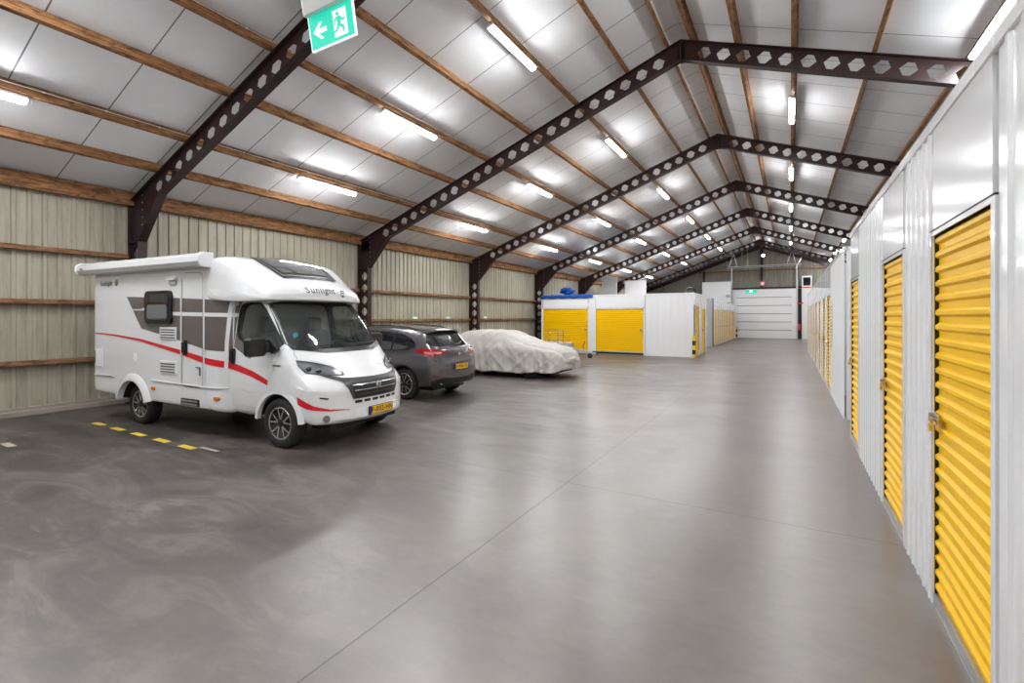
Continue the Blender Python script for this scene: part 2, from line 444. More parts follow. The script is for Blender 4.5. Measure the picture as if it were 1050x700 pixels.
# eave timber and wall rails per bay
o = MB().box(XL-0.03, XL+0.10, YF, YB-0.3, 4.36, 4.665).build('eave_beam', M_wood); tag(o, 'thick brown timber beam along the top of the left cladding wall', 'timber beam')
BAYN = ['left of the nearest steel column', 'behind the motorhome cab', 'above the grey car', 'above the covered car', 'behind the blue tarpaulin', 'behind the white storage block', 'in the last left bay before the gable']
for b in range(-1, 7):
    ya = Y1+BAY*(b-1)+0.10; yb = Y1+BAY*b-0.10 if b < 6 else Y1+BAY*6-0.1
    zs = ((3.23, 'upper'), (2.20, 'middle'), (1.01, 'lower')) if b <= 0 else ((2.79, 'upper'), (1.77, 'lower'))
    for z, nm in zs:
        where = BAYN[b] if b >= 0 else 'behind the viewer'
        if b == 0: where = BAYN[0]
        o = MB().box(XL-0.035, XL+0.09, ya, yb, z-0.045, z+0.045).build('wall_rail', M_wood2, bevel=0.004)
        tag(o, '%s horizontal timber rail on the left wall, %s' % (nm, where), 'timber rail', 'timber rails on the left wall')

# ------------------------------------------------------------------ tube lights
def tube_light(label, loc, rz=0):
    t = thing('tube_light', label, 'ceiling light', loc, group='tube lights under the roof')
    MB().box(-0.072, 0.072, -0.88, 0.88, -0.0, 0.05).build('housing', M_house, t, bevel=0.008)
    pr = [(-0.056, 0.0), (-0.054, -0.024), (-0.033, -0.039), (0.033, -0.039), (0.054, -0.024), (0.056, 0.0)]
    MB().prism(pr, -0.85, 0.85, 'xz').build('diffuser', M_tube, t)
    return t
ROWS = [(-10.33, 'lower left row'), (-7.53, 'middle left row'), (-4.80, 'upper left row'), (0.04, 'row right of the ridge'), (2.76, 'row above the right storage units')]
tl0 = None
def put_tube(lab, x, y):
    global tl0
    loc = (x, y, ztop(x)-0.054)
    if tl0 is None: t = tl0 = tube_light(lab, loc)
    else: t = dup(tl0, loc, lab, 'tube lights under the roof')
    t.rotation_euler = (0, CA if x > XR else -CA, 0)
for x, rn in ROWS[:4]:
    for k in range(-2, 6):  # tubes behind the viewer are unseen, added to light the near floor
        y = 8.33+BAY*k
        if k == -2: lab = 'unseen added tube light behind the viewer in the %s' % rn
        elif k == -1: lab = 'lit tube light nearest the viewer in the %s' % rn
        else: lab = '%s lit tube light after the nearest one, in the %s' % (ORD[k], rn)
        put_tube(lab, x, y)
put_tube('unseen added tube light behind the viewer above the right storage units', 2.76, -2.7)  # out of view, added for its light
put_tube('unseen lit tube light added nearest the viewer above the right storage units', 2.76, 3.85)  # above the frame, added to brighten the near end
put_tube('big lit tube light at the top right corner, above the right storage units', 2.76, 10.4)
put_tube('first distant lit tube light above the far right storage units', 2.76, 33.9)
put_tube('second distant lit tube light above the far right storage units', 2.76, 40.4)
put_tube('third distant lit tube light above the far right storage units', 2.76, 45.8)
# ------------------------------------------------------------------ storage units
def curtain(w, h, z0=0.03):
    """horizontal-ribbed roller curtain facing -y, x 0..w"""
    pitch = 0.0935; n = int((h-z0)/pitch); pitch = (h-z0)/n
    prof = []
    for i in range(n):
        z = z0+pitch*i
        prof += [(z, 0.0), (z+pitch*0.40, 0.0), (z+pitch*0.50, -0.014), (z+pitch*0.56, -0.019), (z+pitch*0.80, -0.019), (z+pitch*0.88, -0.012)]
    prof.append((h, 0.0))
    m = MB(); vs = []
    for z, y in prof: vs += [(0, y, z), (w, y, z)]
    m.add(vs, [(2*i, 2*i+1, 2*i+3, 2*i+2) for i in range(len(prof)-1)])
    return m
def vert_sheet(x0, x1, z0, z1, pitch=0.17, dep=0.014, y=0.0):
    n = max(1, round((x1-x0)/pitch)); pitch = (x1-x0)/n
    pts = [(x0, y)]
    for i in range(n):
        a = x0+pitch*i
        pts += [(a+pitch*0.55, y), (a+pitch*0.66, y-dep), (a+pitch*0.86, y-dep), (a+pitch*0.97, y)]
    pts.append((x1, y))
    vs = []
    for a, b in pts: vs += [(a, b, z0), (a, b, z1)]
    return MB().add(vs, [(2*i, 2*i+2, 2*i+3, 2*i+1) for i in range(len(pts)-1)])
def latch(parent, x, z, sgn=1):
    l = MB().box(x-0.055*1, x+0.055, -0.040, -0.028, z-0.04, z+0.04)
    l.box(x-0.06, x+0.10, -0.050, -0.040, z-0.012, z+0.012); l.box(x-0.06, x-0.045, -0.062, -0.03, z-0.035, z+0.035)
    l.box(x+0.01, x+0.03, -0.07, -0.035, z-0.03, z+0.012)
    lo = l.build('latch', M_chrome, parent, bevel=0.003)
    return lo
def padlock(parent, x, z):
    p = MB(); p.add(*cyl((x, -0.066, z-0.045), 0.030, 0.022, 16))
    p.tube([(x-0.014, -0.066, z-0.03), (x-0.014, -0.066, z), (x-0.006, -0.066, z+0.012), (x+0.006, -0.066, z+0.012), (x+0.014, -0.066, z), (x+0.014, -0.066, z-0.03)], 0.004, 6)
    p.build('padlock', M_brass, parent, smooth=True)
def storage_unit(label, loc, rz, W, D, H, segs, latch_side='low', sheet='c', sides=(True, True), cat='storage unit', group=None, back=True, trim=True):
    t = thing('storage_unit', label, cat, loc, rz, group)
    for s in segs:
        k, x0, x1 = s[0], s[1], s[2]
        if k == 'c':
            vert_sheet(x0, x1, 0.0, H-0.07).build('ribbed_panel', M_white, t)
        elif k == 'f':
            MB().box(x0, x1, -0.004, 0.02, 0.0, H-0.07).build('flat_panel', M_white, t)
        elif k == 'd':
            dh = s[3]
            MB().box(x0, x1, -0.006, 0.02, dh, H-0.07).build('header_panel', M_white, t)
            j = MB()
            j.box(x0-0.05, x0, -0.012, 0.004, 0, dh+0.03); j.box(x1, x1+0.05, -0.012, 0.004, 0, dh+0.03); j.box(x0, x1, -0.012, 0.02, dh, dh+0.03)
            g_ = MB().box(x0-0.03, x0-0.001, 0.004, 0.05, 0, dh+0.03); g_.box(x1+0.001, x1+0.03, 0.004, 0.05, 0, dh+0.03); g_.build('gap_shade_strip', M_dark, t)  # near-black strips put the shade of the side gaps into colour
            j.build('door_jamb', M_white, t, bevel=0.003)
            MB().box(x0-0.05, x1+0.05, -0.0135, 0.02, dh+0.031, dh+0.040).build('door_gap', M_dark, t)
            c = curtain(x1-x0-0.01, dh, 0.06 if len(s) < 5 else s[4])
            c = c.build('roller_door', M_yellow, t, smooth=True, angle=0.5); c.location = (x0+0.003, 0.025, 0)
            z0 = 0.03 if len(s) < 5 else s[4]
            MB().box(x0+0.005, x1-0.005, 0.0, 0.045, z0-0.01, z0+0.045).build('bottom_bar', M_galv, t)
            w = x1-x0
            lx = 0.10 if latch_side == 'low' else w-0.12
            lo = latch(c, lx, 1.24); 
            if (s[5] if len(s) > 5 else True): padlock(c, lx+0.02, 1.24)
            # near-black sheet painted as the shade inside, behind the rib ends
            MB().box(x0-0.02, x1+0.02, 0.040, 0.05, 0.0, dh+0.1).build('shade_backing', M_dark, t)
    if trim:
        MB().box(0, W, -0.02, 0.05, H-0.075, H).build('top_trim', M_white, t, bevel=0.004)
    MB().box(0.0, W, -0.006, 0.03, 0.0, 0.012).build('floor_channel', M_galv, t)
    if sides[0]: MB().box(0.0, 0.02, 0.03, D, 0, H-0.004).build('side_panel', M_white, t)
    if sides[1]: MB().box(W-0.02, W, 0.03, D, 0, H-0.004).build('side_panel', M_white, t)
    if back: MB().box(0.02, W-0.02, D-0.02, D, 0, H-0.004).build('back_panel', M_white, t)
    return t
HU = 3.20; RX = 0.823; DT = 2.43
R_ = -pi/2
# right row: world Y = loc.y - local x
storage_unit('tall ribbed white storage unit wall at the right edge, nearest the viewer', (RX, 3.00, 0), R_, 4.6, 3.6, HU, [('c', 0.0, 4.6)])
storage_unit('white storage unit with the largest yellow roller door, nearest on the right', (RX, 5.04, 0), R_, 2.04, 3.6, HU,
    [('c', 0.0, 0.85), ('d', 0.90, 1.98, DT)])
storage_unit('white storage unit with the second yellow roller door on the right', (RX, 7.05, 0), R_, 2.01, 3.6, HU,
    [('c', 0.0, 0.89), ('d', 0.94, 1.95, DT)])
storage_unit('white storage unit with the third yellow roller door, right before the cross aisle', (RX, 9.12, 0), R_, 2.07, 3.6, HU,
    [('d', 0.05, 1.02, DT), ('c', 1.07, 2.07)])
# second right block, beyond the cross aisle
bx = RX+0.045
storage_unit('plain white storage unit with a notice, just beyond the cross aisle on the right', (bx, 14.1, 0), R_, 3.36, 3.6, HU, [('c', 0, 3.36)])
dd = [(15.3, 'first'), (17.75, 'second'), (20.2, 'third'), (22.65, 'fourth'), (25.1, 'fifth'), (27.55, 'sixth'), (30.0, 'seventh'), (32.45, 'furthest')]
for i, (yb, nm) in enumerate(dd):
    ya = 14.1 if i == 0 else dd[i-1][0]
    W = yb-ya
    seg = [('d', 0.06, 1.14, DT)] if i == 0 else [('f', 0, 0.55), ('d', 0.60, 1.72, DT), ('f', 1.77, W)]
    storage_unit('%s narrow white unit with a yellow roller door past the notice on the right' % nm, (bx, yb, 0), R_, W, 3.6, HU, seg)
# notice with small print on the right block
nt = thing('wall_notice', 'tall narrow pale notice on the white wall beyond the cross aisle', 'notice', (bx, 13.9, 0), R_)
MB().box(0.0, 0.55, -0.022, -0.016, 1.15, 2.25).build('sheet', nmat('pale_notice', (0.70, 0.74, 0.78), 0.4), nt, bevel=0.002)
m = MB()
for k in range(13): m.box(0.06, 0.49-0.07*(k % 3), -0.0245, -0.022, 2.12-0.075*k, 2.145-0.075*k)
m.build('small_print', M_txt, nt)

# left block
LB = 23.47; LXR = -3.87
storage_unit('white storage unit with a wide yellow roller door, under the blue tarpaulin', (-11.78, LB, 0), 0, 2.95, 3.4, 3.02,
    [('f', 0, 0.07), ('d', 0.12, 2.70, 2.31, 0.12), ('f', 2.75, 2.95)], latch_side='high')
storage_unit('white storage unit with a wide yellow roller door, right of the blue tarpaulin', (-8.83, LB, 0), 0, 2.70, 3.4, 3.02,
    [('f', 0, 0.14), ('d', 0.18, 2.63, 2.29, 0.12), ('f', 2.66, 2.70)], latch_side='high')
def flipbox(label, y0, y1, segs, first=False):
    return storage_unit(label, (LXR, y0, 0), pi/2, y1-y0, 2.24, 3.02, segs, sides=(False, True))
t = storage_unit('plain white panelled storage unit at the corner of the left block, doors to the aisle', (LXR, LB, 0), pi/2, 1.75, 2.24, 3.02,
    [('d', 0.35, 1.40, 2.38), ('f', 1.45, 1.75)], sides=(False, True))
vert_sheet(0.0, 2.24, 0.0, 2.95, 0.32, 0.008).build('ribbed_panel', M_white, t)
o = t.children[-1]
for o in t.children:
    if o.name.startswith('ribbed_panel'):
        o.rotation_euler = (0, 0, -pi/2); o.location = (0.0, 2.24, 0)
m = MB().box(-0.02, 0.05, -0.02, 2.26, 2.945, 3.02).build('corner_trim', M_white, t, bevel=0.004)
storage_unit('narrow storage unit with a yellow door on the aisle side of the left block', (LXR, LB+1.75, 0), pi/2, 2.1, 2.24, 3.02,
    [('f', 0, 0.5), ('d', 0.55, 1.62, 2.30), ('f', 1.67, 2.1)], sides=(False, True))

# far left block beyond the side passage
FX = -4.25
storage_unit('narrow grey-fronted unit at the near end of the far left block', (-6.2, 33.0, 0), 0, 1.95, 0.06, 3.10, [('f', 0, 1.35)], back=False)
g = [o for o in bpy.data.objects if o.get('label', '').startswith('narrow grey-fronted')][0]
MB().box(1.40, 1.90, -0.03, 0.02, 0.0, 3.06).build('grey_door', M_gdoor, g, bevel=0.004)
MB().box(1.905, 1.95, -0.045, 0.05, 0.0, 3.10).build('dark_post', M_steel, g)
for i in range(6):
    y0 = 33.15+2.2*i
    storage_unit('%s white unit with yellow roller doors along the far left block past the grey door' % ORD[i], (FX, y0, 0), pi/2, 2.2, 1.9, 3.02 if i > 5 else 2.95,
        [('f', 0, 0.12), ('d', 0.17, 1.05, 2.36), ('f', 1.10, 1.22), ('d', 1.27, 2.13, 2.36)], group=None)
# tall white partition by the gable
w = thing('partition_wall', 'tall white partition wall standing left of the big sectional door', 'partition', (-7.0, 46.9, 0))
MB().box(0, 2.42, 0, 0.08, 2.9, 4.98).build('panel', M_whiteb, w, bevel=0.005); MB().box(0, 2.42, -0.02, 0.1, 4.98, 5.06).build('top_trim', M_white, w)
MB().box(0.0, 0.08, 0, 0.08, 0, 2.9).box(2.34, 2.42, 0, 0.08, 0, 2.9).build('post', M_whiteb, w)
# white upper boards behind the left block
for x0, x1, y, lab in ((-11.9, -10.75, 33.5, 'left tall white board rising behind the left storage block'), (-11.4, -9.7, 37.5, 'right tall white board rising behind the left storage block')):
    b = MB().box(x0, x1, y, y+0.06, 0.0, 4.72); b.box(x0-0.02, x1+0.02, y-0.02, y+0.08, 4.70, 4.76)
    tag(b.build('white_board', M_whiteb, bevel=0.004), lab, 'partition')

# blue tarpaulin on the left unit
def rnd(s): 
    r = random.Random(s); return r
def tarp():
    m = MB(); nx, ny = 60, 12; rr = rnd(3); vs = []
    for i in range(nx+1):
        for j in range(ny+1):
            x = 2.98*i/nx; v = j/ny
            if v < 0.3:      # hangs down the front
                y = -0.05-0.008*math.sin(i*0.7)-0.005*math.sin(i*2.3); z = 3.02+0.02-(0.3-v)/0.3*(0.19+0.012*math.sin(i*0.5+1))
            else:
                y = (v-0.3)*2.2-0.04; z = 3.04+0.010*math.sin(i*0.7+j*1.3)+0.012*abs(math.sin(i*0.31+j*0.9))
            vs.append((x, y, z))
    fs = [(i*(ny+1)+j, (i+1)*(ny+1)+j, (i+1)*(ny+1)+j+1, i*(ny+1)+j+1) for i in range(nx) for j in range(ny)]
    return m.add(vs, fs)
tp = tarp().build('tarpaulin', M_tarp, smooth=True); tp.location = (-11.79, LB, 0.02)
tag(tp, 'blue tarpaulin spread over the top of the left storage unit', 'tarpaulin')
tp.modifiers.new('thick', 'SOLIDIFY').thickness = 0.006
m = MB(); vs = []; n = 16; mm = 24
for i in range(n+1):
    for k in range(mm):
        a = pi*i/n; b = 2*pi*k/mm
        r = 1+0.16*math.sin(3*b+i)+0.10*math.sin(7*b+2*i)
        vs.append((0.42*math.sin(a)*math.cos(b)*r, 0.30*math.sin(a)*math.sin(b)*r, 0.17*math.cos(a)*(1+0.2*math.sin(4*b))))
m.add(vs, [(i*mm+k, (i+1)*mm+k, (i+1)*mm+(k+1)%mm, i*mm+(k+1)%mm) for i in range(n) for k in range(mm)])
bd = m.build('tarpaulin_bundle', M_tarp, smooth=True); bd.location = (-10.55, LB+0.75, 3.30)
tag(bd, 'crumpled blue bundle lying on the blue tarpaulin', 'tarpaulin')

# yellow and black corner guards
def guard(label, x, y, rz=0):
    t = thing('corner_guard', label, 'corner guard', (x, y, 0), rz, 'yellow and black corner guards')
    MB().prism([(-0.10,-0.03),(0.03,-0.03),(0.03,0.10),(0.0,0.10),(0.0,0.0),(-0.10,0.0)], 0, 1.02, 'xy').build('guard_angle', M_dash, t, bevel=0.004)
    b = MB()
    for z in (0.16, 0.58): b.prism([(-0.102,-0.034),(0.034,-0.034),(0.034,0.102),(0.0,0.102),(0.0,0.0),(-0.102,0.0)], z, z+0.20, 'xy')
    b.build('black_band', M_black, t); return t
guard('yellow and black corner guard at the corner of the left storage block', LXR+0.05, LB-0.05)
guard('yellow and black corner guard beside the big sectional door', -4.03, 46.2)

# ------------------------------------------------------------------ gable: sectional door, posts, small things
GY = YB-0.06
d = thing('door_1', 'large white sectional overhead door in the far gable', 'door', (-4.55, GY, 0)); d['kind'] = 'structure'
DW, DH = 5.02, 4.32
m = MB(); vs = []
for k in range(6):
    z0 = DH/6*k
    m.box(0.02, DW-0.02, -0.10, -0.05, z0+0.022, z0+DH/6-0.022)
m.box(0.02, DW-0.02, -0.088, -0.05, 0.0, DH); m.build('door_panel', M_whiteb, d, bevel=0.006)
m = MB().box(-0.10, 0.02, -0.16, 0, 0, 6.25); m.box(DW-0.02, DW+0.10, -0.16, 0, 0, 6.25)
m.build('guide_rail', M_galv, d)
m = MB()
for k in range(1, 6): m.box(0.35, DW-0.35, -0.104, -0.099, DH/6*k-0.02, DH/6*k+0.02)
m.build('panel_joint', M_txt, d)
m = MB().box(DW+0.10, DW+0.34, -0.12, 0, 0, 4.3).build('dark_jamb', M_steel, d)
tk = thing('door_track', 'galvanised door track frame hanging high in front of the gable', 'door track', (-4.55, GY-2.2, 6.22))
m = MB().tube([(-0.2, 0, 0), (DW+0.35, 0, 0)], 0.045, 10); m.tube([(-0.2, 0, -0.13), (DW+0.35, 0, -0.13)], 0.02, 8)
m.build('cross_tube', M_galv, tk, smooth=True)
m = MB()
for x in (0.3, DW-0.35):
    for dx in (-0.35, 0.3): m.bar((x+dx, 0, 0), (x, 0, 1.15), 0.05, 0.05)
    m.bar((x, 0, 1.1), (x, 0, 1.25), 0.05, 0.05)
m.build('hanger', M_galv, tk)
m = MB()
for x in (0.0, DW):
    m.bar((x, 2.1, -0.05), (x, 0, -0.02), 0.07, 0.07)
    m.bar((x+(0.35 if x > 1 else -0.3), 0.4, 0.55), (x-0.1, 0, -0.35), 0.04, 0.04)
m.build('track_rail', M_galv, tk)
# lines hanging to the left of the ridge
for x, lab in ((-3.55, 'left thin hanging cable before the gable'), (-3.15, 'right thin hanging cable before the gable')):
    tag(MB().tube([(x, GY-2.4, 6.2), (x, GY-2.4, 7.9)], 0.012, 6).build('hanging_cable', M_cable), lab, 'cable')
p = MB().box(XR-0.10, XR+0.10, GY-0.16, GY-0.045, DH+0.20, ztop(XR)-0.42).build('gable_post', M_steel); tag(p, 'dark central steel post above the sectional door', 'steel post')
for x, zt, lab in ((-6.95, 0, 'dark steel gable post left of the sectional door'), (3.0, 0, 'dark steel gable post behind the right storage units')):
    tag(MB().box(x-0.09, x+0.09, GY-0.16, GY-0.045, 0, ztop(x)-0.42).build('gable_post', M_steel), lab, 'steel post')
for z, x0, x1, lab in ((6.0, -7.6, 3.2, 'long horizontal brown rail across the gable above the sectional door'), (DH+0.12, -4.9, 0.9, 'dark lintel rail directly over the sectional door')):
    tag(MB().box(x0, x1, GY-0.04, GY+0.02, z-0.06, z+0.06).build('gable_rail', M_wood2 if z > 5 else M_steel), lab, 'timber rail' if z > 5 else 'steel rail')
for sg, lab in ((1, 'dark raking steel beam along the left edge of the gable'), (-1, 'dark raking steel beam along the right edge of the gable')):
    a = Vector((XR-sg*0.08, GY-0.12, ztop(XR)-0.18)); b = Vector((XR-sg*10.3, GY-0.12, ztop(XR-10.3)-0.16))
    tag(MB().bar(a, b, 0.16, 0.36).build('gable_rafter', M_steel), lab, 'steel beam')
a = thing('round_sign', 'small round white and red sign above the middle of the sectional door', 'sign', (-2.1, GY-0.20, 4.82))
MB().add(*cyl((0, 0, 0), 0.24, 0.03, 28)).build('sign_disc', M_whiteb, a)
MB().lathe([(0.155, -0.018), (0.235, -0.018), (0.235, -0.024), (0.155, -0.024), (0.155, -0.018)], 32).build('red_ring', M_redp, a)
a = thing('gable_lamp', 'small lit square lamp high on the central gable post', 'lamp', (-2.05, GY-0.235, 7.28))
MB().box(-0.14, 0.14, -0.04, 0.06, -0.12, 0.12).build('lamp_body', M_black, a, bevel=0.01)
MB().box(-0.09, 0.09, -0.05, -0.038, -0.08, 0.08).build('lamp_glass', M_tube, a)
a = thing('exit_sign', 'small lit green exit sign over the left part of the sectional door', 'exit sign', (-3.0, GY-0.25, 4.14))
MB().box(-0.42, 0.42, -0.03, 0.03, -0.15, 0.15).build('sign_box', M_exitg, a, bevel=0.01)
MB().box(-0.12, 0.10, -0.036, -0.03, -0.11, 0.11).build('pictogram', M_exitw, a)
MB().box(-0.42, 0.42, -0.02, 0.25, 0.15, 0.19).build('bracket', M_house, a)
# white side door and window at the right of the gable
a = thing('door_2', 'plain white door right of the sectional door', 'door', (0.86, GY, 0)); a['kind'] = 'structure'
MB().box(0.0, 0.72, -0.32, -0.26, 0.0, 5.35).build('door_leaf', M_whiteb, a, bevel=0.008)
a = thing('window_1', 'small dark window above the white side door', 'window', (0.93, GY-0.33, 4.5)); a['kind'] = 'structure'
m = MB().box(-0.04, 0.62, -0.02, 0.05, 0.72, 0.80); m.box(-0.04, 0.62, -0.02, 0.05, -0.06, 0.02); m.box(-0.04, 0.02, -0.02, 0.05, 0.0, 0.8); m.box(0.56, 0.62, -0.02, 0.05, 0, 0.8)
m.build('window_frame', M_whiteb, a)
MB().box(0.0, 0.58, -0.005, 0.02, 0.0, 0.74).build('window_glass', M_glass, a)
MB().box(-0.04, 0.62, -0.03, 0.03, -0.16, -0.09).build('red_strip', M_redp, a)
a = thing('fire_extinguisher', 'small red fire extinguisher hanging right of the sectional door', 'fire extinguisher', (0.68, GY-0.24, 0.75))
MB().lathe([(0.0,0.0),(0.09,0.0),(0.10,0.03),(0.10,0.42),(0.06,0.50),(0.03,0.52),(0.03,0.56),(0.0,0.56)], 20, axis='z').build('cylinder', M_redp, a, smooth=True)
MB().box(-0.05, 0.09, -0.02, 0.02, 0.56, 0.62).tube([(0.05,0,0.58),(0.13,0,0.4),(0.12,0,0.1)], 0.012, 6).build('valve_and_hose', M_black, a)
MB().box(DW+0.05, DW+0.48, -0.38, -0.10, 2.98, 3.10).build('red_lever', M_redp, d)
MB().box(2.00, 2.34, -0.10, 0.0, 3.64, 3.86).build('control_box', M_gdoor, w, bevel=0.01); MB().box(2.10, 2.36, -0.10, 0.0, 3.05, 3.20).build('control_box', M_gdoor, w, bevel=0.01)
# ventilation duct hoop over the far left block
m = MB().tube([(0.26*(1-math.cos(pi*k/12))-0.26, 0, 0.36*math.sin(pi*k/12)) for k in range(13)], 0.05, 10)
hp = m.build('black_hose', M_black, smooth=True); hp.location = (-4.45, 26.0, 3.03); 
tag(hp, 'black curved hose arching above the end of the left block', 'hose')

# ------------------------------------------------------------------ hanging exit sign
ES = thing('exit_sign', 'large lit green exit sign with arrow hanging from the roof at the top', 'exit sign', (-3.24, 2.62, 4.406), rot=(math.radians(10), 0, math.radians(0)))
MB().box(-0.30, 0.30, -0.05, 0.05, 0.0, 0.20).build('sign_housing', M_house, ES, bevel=0.012)
MB().box(-0.28, 0.28, -0.008, 0.008, -0.375, 0.0).build('lit_panel', M_exitg, ES, bevel=0.003)
m = MB().box(-0.285, 0.285, -0.011, 0.011, -0.385, -0.372); m.box(-0.288, -0.279, -0.011, 0.011, -0.385, 0); m.box(0.279, 0.288, -0.011, 0.011, -0.385, 0)
m.build('panel_edge', M_exitw, ES)
m = MB(); yy = (-0.0115, -0.0085)
m.prism([(-0.235,-0.19),(-0.145,-0.10),(-0.105,-0.10),(-0.165,-0.165),(-0.06,-0.165),(-0.06,-0.215),(-0.165,-0.215),(-0.105,-0.28),(-0.145,-0.28)], *yy, 'xz')
m.build('arrow', M_exitw, ES)
m = MB().prism([(0.035,-0.05),(0.20,-0.05),(0.20,-0.335),(0.035,-0.335)], *yy, 'xz')
m.build('doorway_pictogram', M_exitw, ES)
m = MB().add(*cyl((0.095, -0.012, -0.095), 0.020, 0.002, 16))
m.prism([(0.085,-0.120),(0.125,-0.125),(0.160,-0.165),(0.185,-0.155),(0.190,-0.170),(0.155,-0.188),(0.130,-0.165),(0.128,-0.210),(0.165,-0.245),(0.158,-0.300),(0.138,-0.300),(0.140,-0.255),(0.100,-0.228),(0.078,-0.270),(0.030,-0.285),(0.026,-0.268),(0.064,-0.252),(0.085,-0.200),(0.084,-0.150),(0.060,-0.165),(0.058,-0.200),(0.042,-0.200),(0.045,-0.152)], -0.0130, -0.0115, 'xz')
m.build('running_figure', M_exitg, ES)
ES.scale = (0.92, 0.92, 0.70)
m = MB().tube([(0, 0, 0.13), (0, 0, 0.5)], 0.012, 8); m.tube([(-0.2,0,0.13),(-0.2,0,0.5)],0.006,6)
rod = MB(); 
import itertools
M_ = Matrix.Rotation(math.radians(10), 4, 'X').inverted()
p0 = Vector((-0.10, 0, 0.195)); p1 = M_ @ Vector((-0.10, 0.0, ztop(-3.24)+TH-4.406-0.02)); p1 = Vector((p1.x/0.92, p1.y/0.92, p1.z/0.70)); rod.tube([p0, p1], 0.012, 8)
rod.build('suspension_rod', M_galv, ES, smooth=True)

# ------------------------------------------------------------------ floor marks
for k in range(5):
    x = -10.58+0.745*k
    o = MB().box(x-0.19, x+0.19, 3.60, 3.70, 0.0005, 0.003).build('floor_marking', M_dash)
    tag(o, '%s short yellow painted dash on the floor, counted from the wall beside the motorhome' % ORD[k], 'floor marking', 'yellow floor dashes')
tag(MB().box(-7.42, -6.98, 3.72, 3.78, 0.0005, 0.002).build('floor_marking', M_paledash), 'worn pale dash just right of the yellow dashes', 'floor marking')
tag(MB().box(-10.2, -9.85, 2.33, 2.43, 0.0005, 0.002).build('floor_marking', M_paledash), 'worn cream dash on the floor at the left edge', 'floor marking')
# green bay labels on the left wall
from math import tan
for y, z, nm in ((11.25, 1.86, 'green bay label low on the left wall, just right of the second steel column'), (14.3, 1.84, 'green bay label on the left wall above the grey car roof'), (16.4, 1.84, 'green bay label on the left wall right of the car roof'),
                 (19.3, 1.86, 'green bay label on the left wall above the covered car')):
    t = thing('bay_label', nm, 'label', (XL-0.03, y, z), 0)
    MB().box(0.0, 0.03, -0.17, 0.17, -0.06, 0.07).build('label_plate', M_green, t, bevel=0.003)
    MB().box(0.03, 0.033, -0.10, 0.12, -0.035, 0.04).build('white_panel', M_whiteb, t)

# ------------------------------------------------------------------ camera and render look
cam = bpy.data.cameras.new('camera'); co = bpy.data.objects.new('camera', cam); COL.objects.link(co)
cam.sensor_width = 36; cam.lens = 490.52*36/1050; cam.shift_x = 0.0; cam.shift_y = -(350-324.6)/1050
cam.clip_start = 0.05; cam.clip_end = 300
co.location = (0, 0, HC); co.rotation_euler = (pi/2, 0, 0.5266)
SC.camera = co
wd = bpy.data.worlds.new('world'); SC.world = wd; wd.use_nodes = True
wd.node_tree.nodes['Background'].inputs[0].default_value = (0.75, 0.8, 0.9, 1); wd.node_tree.nodes['Background'].inputs[1].default_value = 0.3
vs_ = SC.view_settings; vs_.view_transform = 'Standard'; vs_.look = 'None'; vs_.exposure = 1.9; vs_.gamma = 1.0; vs_.use_curve_mapping = False
# ------------------------------------------------------------------ vehicles: lofted bodies
def chaikin(pts, it=2):
    for _ in range(it):
        q = [pts[0]]
        for i in range(len(pts)-1):
            a, b = pts[i], pts[i+1]
            q.append(tuple(a[k]*0.75+b[k]*0.25 for k in range(len(a)))); q.append(tuple(a[k]*0.25+b[k]*0.75 for k in range(len(a))))
        q.append(pts[-1]); pts = q
    return pts
def catmull(P, t):
    n = len(P)-1; i = min(int(t), n-1); u = t-i
    p0 = P[max(i-1, 0)]; p1 = P[i]; p2 = P[i+1]; p3 = P[min(i+2, n)]
    return 0.5*((2*p1)+(-p0+p2)*u+(2*p0-5*p1+4*p2-p3)*u*u+(-p0+3*p1-3*p2+p3)*u**3)
def interp(xs, vals, x):
    # monotone-ish cubic (limited tangents)
    n = len(xs)
    if x <= xs[0]: return vals[0]
    if x >= xs[-1]: return vals[-1]
    i = max(k for k in range(n-1) if xs[k] <= x)
    h = xs[i+1]-xs[i]; d = (vals[i+1]-vals[i])/h
    def tan_(k):
        if k == 0 or k == n-1: return d if (k == 0 and i == 0) or (k == n-1 and i == n-2) else 0
        a = (vals[k]-vals[k-1])/(xs[k]-xs[k-1]); b = (vals[k+1]-vals[k])/(xs[k+1]-xs[k])
        return 0 if a*b <= 0 else 2*a*b/(a+b)
    t0, t1 = tan_(i), tan_(i+1); u = (x-xs[i])/h
    return (2*u**3-3*u*u+1)*vals[i]+(u**3-2*u*u+u)*h*t0+(-2*u**3+3*u*u)*vals[i+1]+(u**3-u*u)*h*t1
